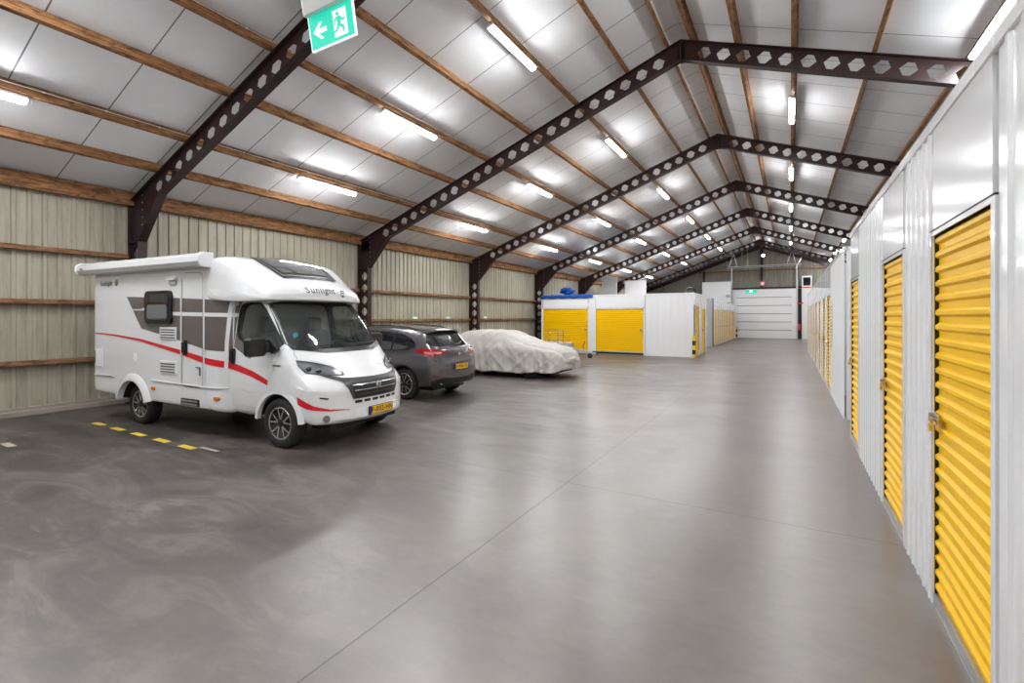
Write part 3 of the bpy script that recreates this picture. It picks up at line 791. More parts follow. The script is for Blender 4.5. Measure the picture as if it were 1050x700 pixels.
def loft(stations, n_sub=5, it=2, bowexp=2.5, cap0=True, cap1=True, sect_fn=None):
    """stations: list of (x, bow, [(y,z)...half section bottom centre -> top centre])"""
    xs = [s[0] for s in stations]
    X = []
    for i in range(len(xs)-1):
        k = max(1, n_sub if xs[i+1]-xs[i] > 0.05 else 2)
        X += [xs[i]+(xs[i+1]-xs[i])*j/k for j in range(k)]
    X.append(xs[-1])
    npt = len(stations[0][2]); rings = []
    for x in X:
        bow = interp(xs, [s[1] for s in stations], x)
        pts = [(interp(xs, [s[2][j][0] for s in stations], x), interp(xs, [s[2][j][1] for s in stations], x)) for j in range(npt)]
        h = chaikin(pts, it)
        ring = [(x, bow, y, z) for y, z in h]+[(x, bow, -y, z) for y, z in reversed(h[1:-1])]
        rings.append(ring)
    def capr(ring):
        cz = sum(p[3] for p in ring)/len(ring); out = []
        for s in (0.85, 0.6, 0.35, 0.12):
            out.append([(p[0], p[1], p[2]*s, cz+(p[3]-cz)*s) for p in ring])
        return out
    if cap1: rings = rings+capr(rings[-1])
    if cap0: rings = list(reversed(capr(rings[0])))+rings
    vs = [(x-bow*(abs(y)**bowexp), y, z) for r in rings for (x, bow, y, z) in r]
    m = len(rings[0]); fs = []
    for i in range(len(rings)-1):
        for k in range(m): fs.append((i*m+k, i*m+(k+1) % m, (i+1)*m+(k+1) % m, (i+1)*m+k))
    fs.append(tuple(range(m))); fs.append(tuple(reversed(range((len(rings)-1)*m, len(rings)*m))))
    return MB().add(vs, fs)
def bool_diff(o, cutters, solver='EXACT'):
    for c in cutters:
        c.parent = o.parent
        md = o.modifiers.new('cut', 'BOOLEAN'); md.operation = 'DIFFERENCE'; md.object = c; md.solver = solver
    bpy.context.view_layer.update()
    dg = bpy.context.evaluated_depsgraph_get()
    mt_ = [m_ for m_ in o.data.materials]
    me = bpy.data.meshes.new_from_object(o.evaluated_get(dg))
    me.materials.clear()
    for m_ in mt_: me.materials.append(m_)
    o.modifiers.clear(); o.data = me
    for c in cutters: bpy.data.objects.remove(c)
    me.polygons.foreach_set('use_smooth', [True]*len(me.polygons))
    try: me.set_sharp_from_angle(angle=0.6)
    except Exception: pass
    return o
def bvh_of(objs):
    vs = []; fs = []
    for o in objs:
        k = len(vs); vs += [v.co.copy() for v in o.data.vertices]; fs += [tuple(i+k for i in p.vertices) for p in o.data.polygons]
    return BVHTree.FromPolygons(vs, fs)
def decal(name, poly, frame, bvh, mat, parent, off=0.004, grid=0.05, thick=0.0, mesh=None):
    """poly in (u,v) of frame=(origin,U,V); cast along -(U x V) style direction D"""
    O, U, V, D = [Vector(a) for a in frame]; D.normalize()
    bm = bmesh.new()
    if mesh is None:
        f = bm.faces.new([bm.verts.new((u, v, 0)) for u, v in poly])
        bmesh.ops.triangulate(bm, faces=bm.faces)
    else: bm.from_mesh(mesh)
    us = [v.co.x for v in bm.verts]; ws = [v.co.y for v in bm.verts]
    for ax, lo, hi in ((0, min(us), max(us)), (1, min(ws), max(ws))):
        k = math.ceil(lo/grid)
        while k*grid < hi:
            n = (1, 0, 0) if ax == 0 else (0, 1, 0); c = (k*grid, 0, 0) if ax == 0 else (0, k*grid, 0)
            bmesh.ops.bisect_plane(bm, geom=bm.verts[:]+bm.edges[:]+bm.faces[:], plane_co=c, plane_no=n, dist=1e-6); k += 1
    for v in bm.verts:
        P = O+U*v.co.x+V*v.co.y
        h, nn, _, _ = bvh.ray_cast(P, D)
        if h is None:
            h, nn, _, _ = bvh.find_nearest(P+D*1.0)
        if nn.dot(D) > 0: nn = -nn
        v.co = h+nn*off
    if thick:
        r = bmesh.ops.extrude_face_region(bm, geom=bm.faces[:])
        for v in [e for e in r['geom'] if isinstance(e, bmesh.types.BMVert)]: v.co = v.co-D*thick
    me = bpy.data.meshes.new(name); bm.to_mesh(me); bm.free(); me.materials.append(mat)
    # orient faces outward
    if me.polygons and sum(p.normal.dot(D)*p.area for p in me.polygons) > 0 and not thick: me.flip_normals()
    o = bpy.data.objects.new(name, me); COL.objects.link(o); o.parent = parent
    me.polygons.foreach_set('use_smooth', [True]*len(me.polygons)); return o
def text_mesh(s, size, bold=0.0, spacing=1.0):
    c = bpy.data.curves.new('lettering', 'FONT'); c.body = s; c.size = size; c.align_x = 'CENTER'; c.align_y = 'CENTER'; c.offset = bold; c.space_character = spacing
    c.resolution_u = 2
    o = bpy.data.objects.new('lettering', c); COL.objects.link(o)
    bpy.context.view_layer.update(); dg = bpy.context.evaluated_depsgraph_get()
    me = bpy.data.meshes.new_from_object(o.evaluated_get(dg)); bpy.data.objects.remove(o); bpy.data.curves.remove(c)
    return me
def text_obj(name, s, size, O, U, V, mat, parent, bold=0.0, spacing=1.0):
    me = text_mesh(s, size, bold, spacing); U = Vector(U); V = Vector(V); O = Vector(O)
    for v in me.vertices: v.co = O+U*v.co.x+V*v.co.y
    me.materials.clear(); me.materials.append(mat); o = bpy.data.objects.new(name, me); COL.objects.link(o); o.parent = parent; return o
def poly_line(pts, w):
    """ribbon polygon along pts [(u,v,width)]"""
    up = []; dn = []
    for i, (u, v, ww) in enumerate(pts):
        a = pts[max(i-1, 0)]; b = pts[min(i+1, len(pts)-1)]
        d = Vector((b[0]-a[0], b[1]-a[1])).normalized(); n = Vector((-d.y, d.x))
        up.append((u+n.x*ww/2, v+n.y*ww/2)); dn.append((u-n.x*ww/2, v-n.y*ww/2))
    return up+list(reversed(dn))

def wheel(root, x, y, r, w, rim_r, out, style='v', name='wheel'):
    """wheel centred x,y,r; out=-1: outer face towards -y"""
    prof = [(rim_r, -w/2+0.02), (rim_r+0.03, -w/2), (r-0.05, -w/2+0.004), (r-0.015, -w/2+0.02), (r, -w/2+0.05), (r, w/2-0.05), (r-0.015, w/2-0.02), (r-0.05, w/2-0.004), (rim_r+0.03, w/2), (rim_r, w/2-0.02), (rim_r, -w/2+0.02)]
    t = MB().lathe(prof, 48).build(name, M_rubber, root, smooth=True, angle=0.7); t.location = (x, y, r)
    tr = MB()
    for k in range(4):
        c = -w/2+0.06+k*(w-0.12)/3; tr.lathe([(r+0.001, c-0.004), (r+0.0035, c-0.002), (r+0.0035, c+0.002), (r+0.001, c+0.004), (r+0.001, c-0.004)], 40)
    yo = out*(w/2-0.03)
    d = MB().lathe([(0, 0), (rim_r-0.012, 0), (rim_r-0.012, out*0.012), (0, out*0.012)], 36)
    d.build('wheel_disc', M_black, t, smooth=True).location = (0, yo-out*0.06, 0)
    ring = MB().lathe([(rim_r-0.02, 0), (rim_r-0.002, out*0.006), (rim_r+0.006, 0), (rim_r+0.006, -out*0.10), (rim_r-0.02, -out*0.10), (rim_r-0.02, 0)], 44)
    ring.build('rim', M_chrome, t, smooth=True).location = (0, yo+out*0.01, 0)
    s = MB(); R = rim_r-0.012
    for k in range(5):
        a = 2*pi*k/5+pi/2
        for da in (-0.30, 0.30):
            p0 = (0.05*math.cos(a), 0.0, 0.05*math.sin(a)); p1 = (R*math.cos(a+da), 0.0, R*math.sin(a+da))
            dv = Vector(p1)-Vector(p0); L_ = dv.length; n = Vector((-dv.z, 0, dv.x)).normalized()
            q = [Vector(p0)+n*0.017, Vector(p0)-n*0.017, Vector(p1)-n*0.009, Vector(p1)+n*0.009]
            y0, y1 = 0.0, out*0.014
            vs = [(v.x, y0, v.z) for v in q]+[(v.x, y1 if i < 2 else y1*0.6, v.z) for i, v in enumerate(q)]
            s.add(vs, [(0,1,2,3),(7,6,5,4),(0,4,5,1),(1,5,6,2),(2,6,7,3),(3,7,4,0)])
    sp = s.build('wheel_spokes', M_chrome, t); sp.location = (0, yo-out*0.012, 0)
    h = MB().lathe([(0, 0), (0.055, 0), (0.055, out*0.02), (0.03, out*0.03), (0, out*0.03)], 20).build('hub_cap', M_black, t, smooth=True); h.location = (0, yo-out*0.012, 0)
    return t
def arch_liner(root, x, r, y0, y1, zc, a0=0.22):
    """dark wheel housing: half cup open towards the outside; y0 outer, y1 inner"""
    m = MB(); n = 20; vs = []; fs = []
    for k in range(n+1):
        a = a0+(pi-2*a0)*k/n; vs += [(x+r*math.cos(a), y0, zc+r*math.sin(a)), (x+r*math.cos(a), y1, zc+r*math.sin(a))]
    fs = [(2*i, 2*i+1, 2*i+3, 2*i+2) for i in range(n)]
    fs.append(tuple(2*i+1 for i in range(n+1)))
    m.add(vs, fs); return m.build('wheel_housing', M_dark, root)

# ------------------------------------------------------------------ motorhome
VO = (-10.02, 5.02, 0.0); VY = math.radians(4)
V = thing('motorhome', 'white motorhome with red side stripe, grey panels and roof awning, parked by the cladding wall', 'motorhome', VO, VY)
WB = 3.60; TR = 0.362
def hs(zb, zt, w, cr=0.10, crown=0.05, w0=None, z1=0.83):
    return [(0, zb), (w-0.10, zb), (w-0.015, zb+0.01), (w, zb+0.06), (w, z1), (w, 1.6), (w, zt-cr-0.1), (w-0.008, zt-cr), (w-cr, zt), (w-cr-0.15, zt+crown*0.3), (0, zt+crown)]
hab = loft([(-1.28, 0, hs(0.56, 2.74, 1.10)), (-1.25, 0, hs(0.53, 2.77, 1.14)), (-1.20, 0, hs(0.52, 2.78, 1.15)), (0.4, 0, hs(0.47, 2.79, 1.15)), (2.10, 0, hs(0.45, 2.79, 1.15)), (2.16, 0, hs(0.45, 2.79, 1.15))], it=2)
living = hab.build('living_body', M_van, V, smooth=True, angle=0.5)
def fs_(zb, zt, w):
    return [(0, zb), (w-0.12, zb), (w-0.02, zb+0.02), (w, zb+0.10), (w, 0.83), (w, 1.6), (w-0.01, zt-0.12), (w-0.06, zt), (w-0.2, zt+0.03), (0, zt+0.05)]
fair = loft([(2.14, 0, fs_(0.45, 2.45, 1.15)), (2.20, 0, fs_(0.44, 2.45, 1.145)), (2.34, 0, fs_(0.42, 2.35, 1.115)), (2.48, 0, fs_(0.41, 2.25, 1.05)), (2.56, 0, fs_(0.42, 2.15, 1.0))]).build('side_fairing', M_van, V, smooth=True, angle=0.5)
def lu(zb, zt, w, k=1.0):
    h = zt-zb
    return [(0, zb), (w-0.10, zb), (w-0.012, zb), (w, zb+0.012), (w+0.01*k, zb+h*0.20), (w-0.01*k, zb+h*(0.40+0.1*(1-k))), (w-0.045*k, zb+h*(0.62+0.14*(1-k))), (w-0.13*k-0.01*(1-k), zb+h*(0.84+0.08*(1-k))), (w-0.24*k-0.07*(1-k), zt-0.02), (w-0.36*k-0.2*(1-k), zt), (w-0.60, zt+0.02), (0, zt+0.035)]
luton = loft([(2.14, 0, lu(2.20, 2.815, 1.150, 0.0)), (2.30, 0.0, lu(2.17, 2.85, 1.150, 0.25)), (2.60, 0.05, lu(2.14, 2.81, 1.13, 0.8)), (2.85, 0.10, lu(2.13, 2.70, 1.10)), (3.10, 0.17, lu(2.13, 2.55, 1.06)),
              (3.28, 0.22, lu(2.135, 2.44, 1.02)), (3.40, 0.25, lu(2.14, 2.37, 0.99)), (3.47, 0.27, lu(2.145, 2.31, 0.97)), (3.50, 0.28, lu(2.16, 2.26, 0.95))], n_sub=6, it=2).build('roof_nose', M_van, V, smooth=True, angle=0.5)
def cs(zb, zbelt, zt, w, wt, wb=None):
    wb = wb or w-0.03
    return [(0, zb), (wb-0.15, zb), (wb, zb+0.03), (w, zb+0.35), (w+0.005, 0.9), (w-0.01, zbelt-0.06), (w-0.035, zbelt+0.02), ((w-0.035)*0.5+wt*0.5+0.015, (zbelt+zt)/2), (wt, zt-0.05), (wt-0.10, zt), (wt-0.35, zt+0.015), (0, zt+0.025)]
CAB = [(2.36, 0, cs(0.42, 1.45, 2.20, 1.02, 0.88)), (3.05, 0.02, cs(0.40, 1.45, 2.21, 1.03, 0.86)), (3.18, 0.05, cs(0.40, 1.44, 2.18, 1.03, 0.85)), (3.32, 0.10, cs(0.40, 1.42, 2.06, 1.03, 0.87)),
       (3.50, 0.14, cs(0.40, 1.38, 1.88, 1.035, 0.90)), (3.70, 0.18, cs(0.40, 1.32, 1.67, 1.04, 0.93)), (3.90, 0.22, cs(0.40, 1.26, 1.46, 1.04, 0.95)), (3.98, 0.24, cs(0.39, 1.22, 1.385, 1.04, 0.94)),
       (4.12, 0.28, cs(0.39, 1.12, 1.26, 1.035, 0.92)), (4.26, 0.32, cs(0.38, 1.02, 1.12, 1.02, 0.90)), (4.38, 0.34, cs(0.37, 0.94, 1.02, 1.01, 0.90)), (4.46, 0.36, cs(0.36, 0.88, 0.95, 1.00, 0.90)),
       (4.50, 0.37, cs(0.37, 0.82, 0.89, 0.985, 0.89)), (4.53, 0.38, cs(0.40, 0.76, 0.82, 0.96, 0.86))]
cab = loft(CAB, n_sub=6).build('cab_body', M_van, V, smooth=True, angle=0.6)
VB0 = bvh_of([cab]); VBH = bvh_of([living, fair, cab]); VBL = bvh_of([luton])
# cavity and openings
def inner(s, d=0.06):
    x, b, p = s; cz = 1.3
    return (x, b, [(max(0, y-d) if y > 0 else 0, z-d if z > 1.3 else z) for y, z in p])
def cabin_sec(zt, wt, zbelt=1.42, w=0.95):
    return [(0, 0.75), (0.8, 0.75), (0.9, 0.78), (w, 1.0), (w, zbelt-0.1), (w-0.01, zbelt), ((w+wt)/2, (zbelt+zt)/2), (wt, zt-0.05), (wt-0.1, zt-0.01), (0, zt)]
cav = loft([(2.46, 0, cabin_sec(2.12, 0.80)), (3.1, 0.04, cabin_sec(2.12, 0.79)), (3.28, 0.08, cabin_sec(1.99, 0.80)), (3.5, 0.14, cabin_sec(1.78, 0.82)), (3.7, 0.18, cabin_sec(1.57, 0.84)), (3.82, 0.2, cabin_sec(1.46, 0.85, 1.3))], bowexp=2.5).build('cutter', None)
WS = [(-0.83, 2.10), (-0.45, 2.135), (0.45, 2.135), (0.83, 2.10), (0.93, 1.52), (0.90, 1.475), (0.5, 1.40), (-0.5, 1.40), (-0.90, 1.475), (-0.93, 1.52)]
wsc = MB().prism([(y*0.985, 1.76+(z-1.76)*0.975) for y, z in WS], 3.02, 5.2, 'yz').build('cutter', None)
SW = [(2.60, 2.02), (2.63, 2.08), (2.70, 2.105), (3.02, 2.105), (3.14, 2.02), (3.40, 1.75), (3.62, 1.50), (3.50, 1.38), (3.15, 1.45), (2.85, 1.50), (2.68, 1.56), (2.61, 1.66)]
swc = MB().prism(SW, -1.4, -0.62, 'xz').build('cutter', None); swd = MB().prism(SW, 0.62, 1.4, 'xz').build('cutter', None)
RA = 0.44
ac = [MB().lathe([(0, a), (RA, a), (RA, b), (0, b)], 40, mat=Matrix.Translation((WB+0.0, 0, TR))).build('cutter', None) for a, b in ((-1.4, -0.62), (0.62, 1.4))]
bool_diff(cab, [cav, wsc, swc, swd]+ac)
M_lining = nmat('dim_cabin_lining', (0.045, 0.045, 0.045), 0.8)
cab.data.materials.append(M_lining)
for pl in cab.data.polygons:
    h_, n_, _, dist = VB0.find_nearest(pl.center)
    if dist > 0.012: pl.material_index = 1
ar = [MB().lathe([(0, a), (RA, a), (RA, b), (0, b)], 40, mat=Matrix.Translation((0.06, 0, TR))).build('cutter', None) for a, b in ((-1.4, -0.7), (0.7, 1.4))]
bool_diff(living, ar)
for y0, y1 in ((-1.12, -0.69), (1.12, 0.69)): arch_liner(V, 0.06, RA-0.004, y0, y1, TR)
for y0, y1 in ((-0.99, -0.62), (0.99, 0.62)): arch_liner(V, WB, RA-0.004, y0, y1, TR)
# flares
def flare(x, r0, r1, y, out, a0=-0.30, a1=pi+0.30, d=0.045, dn=0.0):
    m = MB(); n = 30; vs = []
    for k in range(n+1):
        a = a0+(a1-a0)*k/n; c, s = math.cos(a), math.sin(a)
        for r, yy in ((r0, y-out*0.05), (r0, y+out*d), (r0+(r1-r0)*0.45, y+out*d), (r1, y+out*0.002), (r1, y-out*0.05)): vs.append((x+r*c, yy, TR+r*s))
    fs = [(5*i+j, 5*i+(j+1) % 5, 5*i+5+(j+1) % 5, 5*i+5+j) for i in range(n) for j in range(5)]
    return m.add(vs, fs)
for o_ in (-1, 1):
    flare(0.06, RA-0.01, RA+0.12, o_*1.15, o_, 0.20, pi-0.20).build('rear_arch_flare', M_van, V, smooth=True, angle=0.8)
    flare(WB, RA-0.01, RA+0.055, o_*1.03, o_, 0.08, pi-0.08, d=0.012).build('front_arch_lip', M_van, V, smooth=True, angle=0.8)
for x in (0.0, WB):
    for o_ in (-1, 1): wheel(V, x, o_*(0.90 if x > 1 else 0.915), TR, 0.225, 0.235, o_)
# underbody
m = MB().box(-1.1, 3.1, -0.62, 0.62, 0.30, 0.50); m.box(-0.5, 3.7, -0.75, 0.75, 0.36, 0.47); m.box(3.9, 4.3, -0.7, 0.7, 0.26, 0.42)
m.build('chassis', M_dark, V, bevel=0.02)
SF = ((0, -3, 0), (1, 0, 0), (0, 0, 1), (0, 1, 0))      # near side
SFo = ((0, 3, 0), (1, 0, 0), (0, 0, 1), (0, -1, 0))
FFr = ((8, 0, 0), (0, 1, 0), (0, 0, 1), (-1, 0, 0))
for fr, nm in ((SF, 'near'), (SFo, 'far')):
    s = -1 if nm == 'near' else 1
    decal('grey_graphic', [(-0.13, 2.25), (1.43, 2.20), (2.12, 2.17), (2.58, 2.13), (2.56, 1.36), (2.12, 1.39), (1.43, 1.52), (0.33, 1.70)], fr, VBH, M_grey, V, 0.003)
    decal('white_band', [(1.22, 1.98), (2.58, 1.955), (2.58, 1.895), (1.22, 1.92)], fr, VBH, M_van, V, 0.006)
    decal('white_band', [(-0.03, 2.03), (0.36, 2.03), (0.36, 2.05), (0.52, 2.05), (0.52, 2.005), (-0.02, 2.01)], fr, VBH, M_van, V, 0.006)
    decal('red_stripe', poly_line([(-1.23, 1.60, 0.02), (-0.6, 1.575, 0.03), (0.3, 1.50, 0.045), (1.43, 1.335, 0.07), (2.02, 1.235, 0.095), (2.40, 1.175, 0.10), (2.72, 1.12, 0.10), (3.05, 1.05, 0.09), (3.40, 0.94, 0.075)], 0), fr, VBH, M_red, V, 0.0045)
    # panel shut lines as white strips over the graphics (door edges)
    for x0, x1, z0, z1 in ((1.47, 1.515, 0.80, 2.58), (2.055, 2.105, 0.80, 2.58)):
        decal('door_edge_strip', [(x0, z0), (x1, z0), (x1, z1), (x0, z1)], fr, VBH, M_van, V, 0.009)
    decal('fairing_strip', [(2.44, 0.60), (2.49, 0.60), (2.51, 1.5), (2.56, 2.14), (2.505, 2.14), (2.46, 1.5)], fr, VBH, M_van, V, 0.010)
def ln(name, pts, w, fr, mat=M_txt, off=0.006, bv=None, par=V, th=0.0):
    return decal(name, poly_line([(a, b, w) for a, b in pts], 0), fr, bv or VBH, mat, par, off, thick=th)
# habitation door outline
ln('door_outline', [(1.51, 2.50), (1.50, 0.86)], 0.008, SF, off=0.010)
ln('door_outline', [(1.50, 0.86), (1.53, 0.81), (1.60, 0.79), (1.98, 0.79), (2.03, 0.81), (2.06, 0.86)], 0.010, SF, off=0.010)
ln('door_outline', [(2.06, 0.86), (2.06, 2.52), (2.03, 2.57), (1.98, 2.59), (1.60, 2.60)], 0.009, SF, off=0.010)
decal('skirt_ledge', poly_line([(-1.23, 0.835, 0.02), (-0.55, 0.835, 0.02)], 0), SF, VBH, M_van, V, 0.004, thick=0.012)
decal('skirt_ledge', poly_line([(0.68, 0.835, 0.02), (2.5, 0.80, 0.02)], 0), SF, VBH, M_van, V, 0.004, thick=0.012)
ln('skirt_joint', [(-1.23, 0.82), (-0.5, 0.82)], 0.006, SF, M_gdoor); ln('skirt_joint', [(0.66, 0.82), (2.4, 0.785)], 0.006, SF, M_gdoor)
# window
w_ = MB(); 
def rrect(x0, x1, z0, z1, r, n=5):
    out = []
    for cx, cz, a0 in ((x1-r, z1-r, 0), (x0+r, z1-r, pi/2), (x0+r, z0+r, pi), (x1-r, z0+r, 1.5*pi)):
        for k in range(n+1): out.append((cx+r*math.cos(a0+pi/2*k/n), cz+r*math.sin(a0+pi/2*k/n)))
    return out
def side_plate(name, x0, x1, z0, z1, r, mat, d, y=-1.15, bev=0.006):
    return MB().prism(rrect(x0, x1, z0, z1, r), y-d, y+0.01, 'xz').build(name, mat, V, bevel=bev)
wf = side_plate('side_window', 0.50, 1.26, 1.78, 2.33, 0.09, M_black, 0.045)
g_ = MB().prism(rrect(0.57, 1.20, 1.84, 2.27, 0.06), -1.15-0.052, -1.19, 'xz').build('window_glass', M_glass, wf)
MB().prism(rrect(0.60, 1.17, 1.87, 2.10, 0.04), -1.15-0.055, -1.20, 'xz').build('blind', nmat('grey_blind', (0.16, 0.17, 0.165), 0.35), wf)
# vents, hatch, lamps, handles
def vent(x0, x1, z0, z1):
    v_ = side_plate('fridge_vent', x0, x1, z0, z1, 0.01, M_van, 0.016, bev=0.003); s = MB()
    n = 4; h = (z1-z0-0.03)/n
    for k in range(n):
        z = z0+0.02+h*k; s.box(x0+0.03, x1-0.03, -1.15-0.019, -1.15, z, z+h*0.42)
    s.build('vent_slots', M_txt, v_)
vent(0.90, 1.36, 1.53, 1.73); vent(0.90, 1.36, 0.97, 1.17)
h_ = side_plate('service_hatch', -1.20, -0.94, 0.97, 1.35, 0.02, M_van, 0.012, bev=0.003)
MB().prism(rrect(-1.17, -0.97, 1.0, 1.32, 0.02), -1.166, -1.15, 'xz').build('hatch_lid', M_whiteb, h_, bevel=0.003)
MB().box(-1.18, -1.165, -1.175, -1.15, 1.05, 1.28).build('hatch_hinge', M_txt, h_)
side_plate('small_flap', 0.09, 0.18, 1.10, 1.27, 0.01, M_whiteb, 0.008, bev=0.002)
for x, z, y in ((0.70, 0.70, -1.15), (2.34, 0.64, -1.12)):
    MB().prism(rrect(x-0.055, x+0.055, z-0.028, z+0.028, 0.025), y-0.02, y+0.03, 'xz').build('marker_lamp', M_orange, V, bevel=0.006)
aw = side_plate('awning_light', 1.14, 1.38, 2.49, 2.545, 0.025, M_house, 0.05); 
MB().prism([(1.18, 2.42), (1.36, 2.42), (1.36, 2.49), (1.18, 2.49)], -1.175, -1.14, 'xz').build('lamp_foot', M_gdoor, aw, bevel=0.01)
def handle(x, z, y, h=0.19, w=0.085):
    p = MB().prism(rrect(x-w/2, x+w/2, z-h/2, z+h/2, w*0.45), y-0.02, y+0.02, 'xz').build('door_handle', M_black, V, bevel=0.008)
    MB().bar((x, y-0.045, z-h*0.36), (x, y-0.045, z+h*0.36), 0.03, 0.03).build('handle_grip', M_black, p, bevel=0.008)
handle(1.61, 1.41, -1.16, 0.24); handle(2.60, 1.30, -1.03, 0.24)
MB().box(1.88, 1.98, -1.165, -1.15, 1.10, 1.112).box(1.975, 1.99, -1.165, -1.15, 0.98, 1.11).build('flap_catch', M_txt, V)
m = MB().box(1.49, 1.96, -1.165, -1.12, 0.49, 0.60); st = m.build('entrance_step', M_black, V, bevel=0.005)
m = MB().box(1.52, 1.93, -1.172, -1.13, 0.505, 0.53); m.box(1.52, 1.93, -1.172, -1.13, 0.555, 0.58); m.build('step_slat', M_galv, st)
# rear lamp edge, awning, roof items
m = MB().prism([(-1.17, 2.665), (-1.29, 2.68), (-1.33, 2.74), (-1.32, 2.83), (-1.26, 2.875), (-1.15, 2.885), (-1.10, 2.86), (-1.10, 2.70)], -1.48, 2.14, 'yz')
aw = m.build('awning', M_van, V, smooth=True, angle=0.5, bevel=0.004)
MB().prism([(-1.16, 2.65), (-1.30, 2.665), (-1.345, 2.74), (-1.33, 2.84), (-1.26, 2.89), (-1.10, 2.89), (-1.10, 2.66)], 2.14, 2.24, 'yz').build('awning_end_cap', M_van, aw, smooth=True, bevel=0.01)
MB().prism([(-1.16, 2.65), (-1.30, 2.665), (-1.345, 2.74), (-1.33, 2.84), (-1.26, 2.89), (-1.10, 2.89), (-1.10, 2.66)], -1.53, -1.48, 'yz').build('awning_end_cap', M_van, aw, smooth=True, bevel=0.01)
MB().box(-1.3, -1.22, -1.347, -1.34, 2.755, 2.775).build('awning_badge', M_ink, aw)
m = MB().box(0.9, 1.35, -0.5, -0.05, 2.82, 2.93); m.build('roof_hatch', M_van, V, bevel=0.03)
m = MB().box(-0.7, -0.35, 0.2, 0.6, 2.82, 2.93); m.build('roof_hatch', M_van, V, bevel=0.03)
MB().box(-1.31, -1.27, -1.12, -1.04, 2.42, 2.56).build('rear_marker', M_tail, V, bevel=0.01)
MB().box(-1.33, -1.27, -1.10, -0.9, 0.60, 0.95).build('rear_lamp', M_tail, V, bevel=0.02)
MB().box(-1.33, -1.27, 0.9, 1.10, 0.60, 0.95).build('rear_lamp', M_tail, V, bevel=0.02)
# cab glass
decal('windscreen', WS, ((8, 0, 0), (0, 1, 0), (0, 0, 1), (-1, 0, 0)), VB0, M_tint, V, -0.004)
for fr in (SF, SFo): decal('door_window', SW, fr, VB0, M_tint, V, -0.006)
for fr in (SF, SFo):
    d_ = SW+[SW[0]]
    decal('window_seal', poly_line([(a, b, 0.03) for a, b in SW[:]], 0), fr, VB0, M_black, V, 0.003)
    decal('window_seal', poly_line([(SW[-1][0], SW[-1][1], 0.03), (SW[0][0], SW[0][1], 0.03)], 0), fr, VB0, M_black, V, 0.003)
    decal('grey_door_graphic', [(2.58, 1.64), (2.58, 1.44), (2.98, 1.27), (3.14, 1.36), (3.40, 1.40), (3.14, 1.435), (2.85, 1.485), (2.67, 1.545), (2.60, 1.65)], fr, VB0, M_grey, V, 0.003)
# windscreen frit and surround
ring = WS+[WS[0]]
decal('windscreen_seal', poly_line([(a, b, 0.035) for a, b in WS], 0), FFr, VB0, M_black, V, 0.003)
decal('windscreen_seal', poly_line([(WS[-1][0], WS[-1][1], 0.035), (WS[0][0], WS[0][1], 0.035)], 0), FFr, VB0, M_black, V, 0.003)
decal('scuttle', [(-0.92, 1.47), (-0.5, 1.395), (0.5, 1.395), (0.92, 1.47), (0.90, 1.42), (0.5, 1.355), (-0.5, 1.355), (-0.90, 1.42)], FFr, VB0, M_black, V, 0.004)
# wipers
for y0, y1 in ((-0.75, -0.05), (0.0, 0.68)):
    wp = []
    for k in range(7):
        y = y0+(y1-y0)*k/6; h, n_, _, _ = VB0.ray_cast(Vector((8, y, 1.44+0.03*k/6)), Vector((-1, 0, 0))); wp.append(h+Vector((0.03, 0, 0.015)))
    MB().tube(wp, 0.010, 6).build('wiper', M_black, V)
# interior
def seat(y):
    s_ = MB().prism([(2.80, 0.95), (3.20, 0.95), (3.24, 1.05), (3.20, 1.10), (2.88, 1.08), (2.74, 1.66), (2.62, 1.66), (2.66, 1.1)], y-0.24, y+0.24, 'xz').build('cab_seat', M_seat, V, bevel=0.04)
    MB().prism([(2.60, 1.66), (2.72, 1.66), (2.73, 1.88), (2.62, 1.90)], y-0.12, y+0.12, 'xz').build('headrest', M_seat, s_, bevel=0.03)
seat(-0.45); seat(0.45)
m = MB().prism([(3.45, 1.0), (3.44, 1.33), (3.52, 1.41), (3.80, 1.36), (3.80, 1.0)], -0.86, 0.86, 'xz').build('dashboard', M_dash2, V, bevel=0.02)
MB().prism([(3.42, 1.30), (3.42, 1.44), (3.60, 1.46), (3.66, 1.36)], 0.18, 0.68, 'xz').build('instrument_cowl', M_dash2, m, bevel=0.02)
sw = MB().lathe([(0.17, -0.015), (0.20, -0.015), (0.20, 0.015), (0.17, 0.015), (0.17, -0.015)], 28, mat=Matrix.Translation((3.30, 0.45, 1.34)) @ Matrix.Rotation(math.radians(62), 4, 'Y') @ Matrix.Rotation(pi/2, 4, 'X')).build('steering_wheel', M_black, V, smooth=True)
MB().box(3.27, 3.33, 0.27, 0.63, 1.32, 1.36).build('wheel_spoke', M_black, sw)
MB().box(2.40, 2.47, -0.95, 0.95, 0.8, 2.15).build('cabin_backdrop', nmat('dim_cabin_interior', (0.06, 0.055, 0.05), 0.8), V)

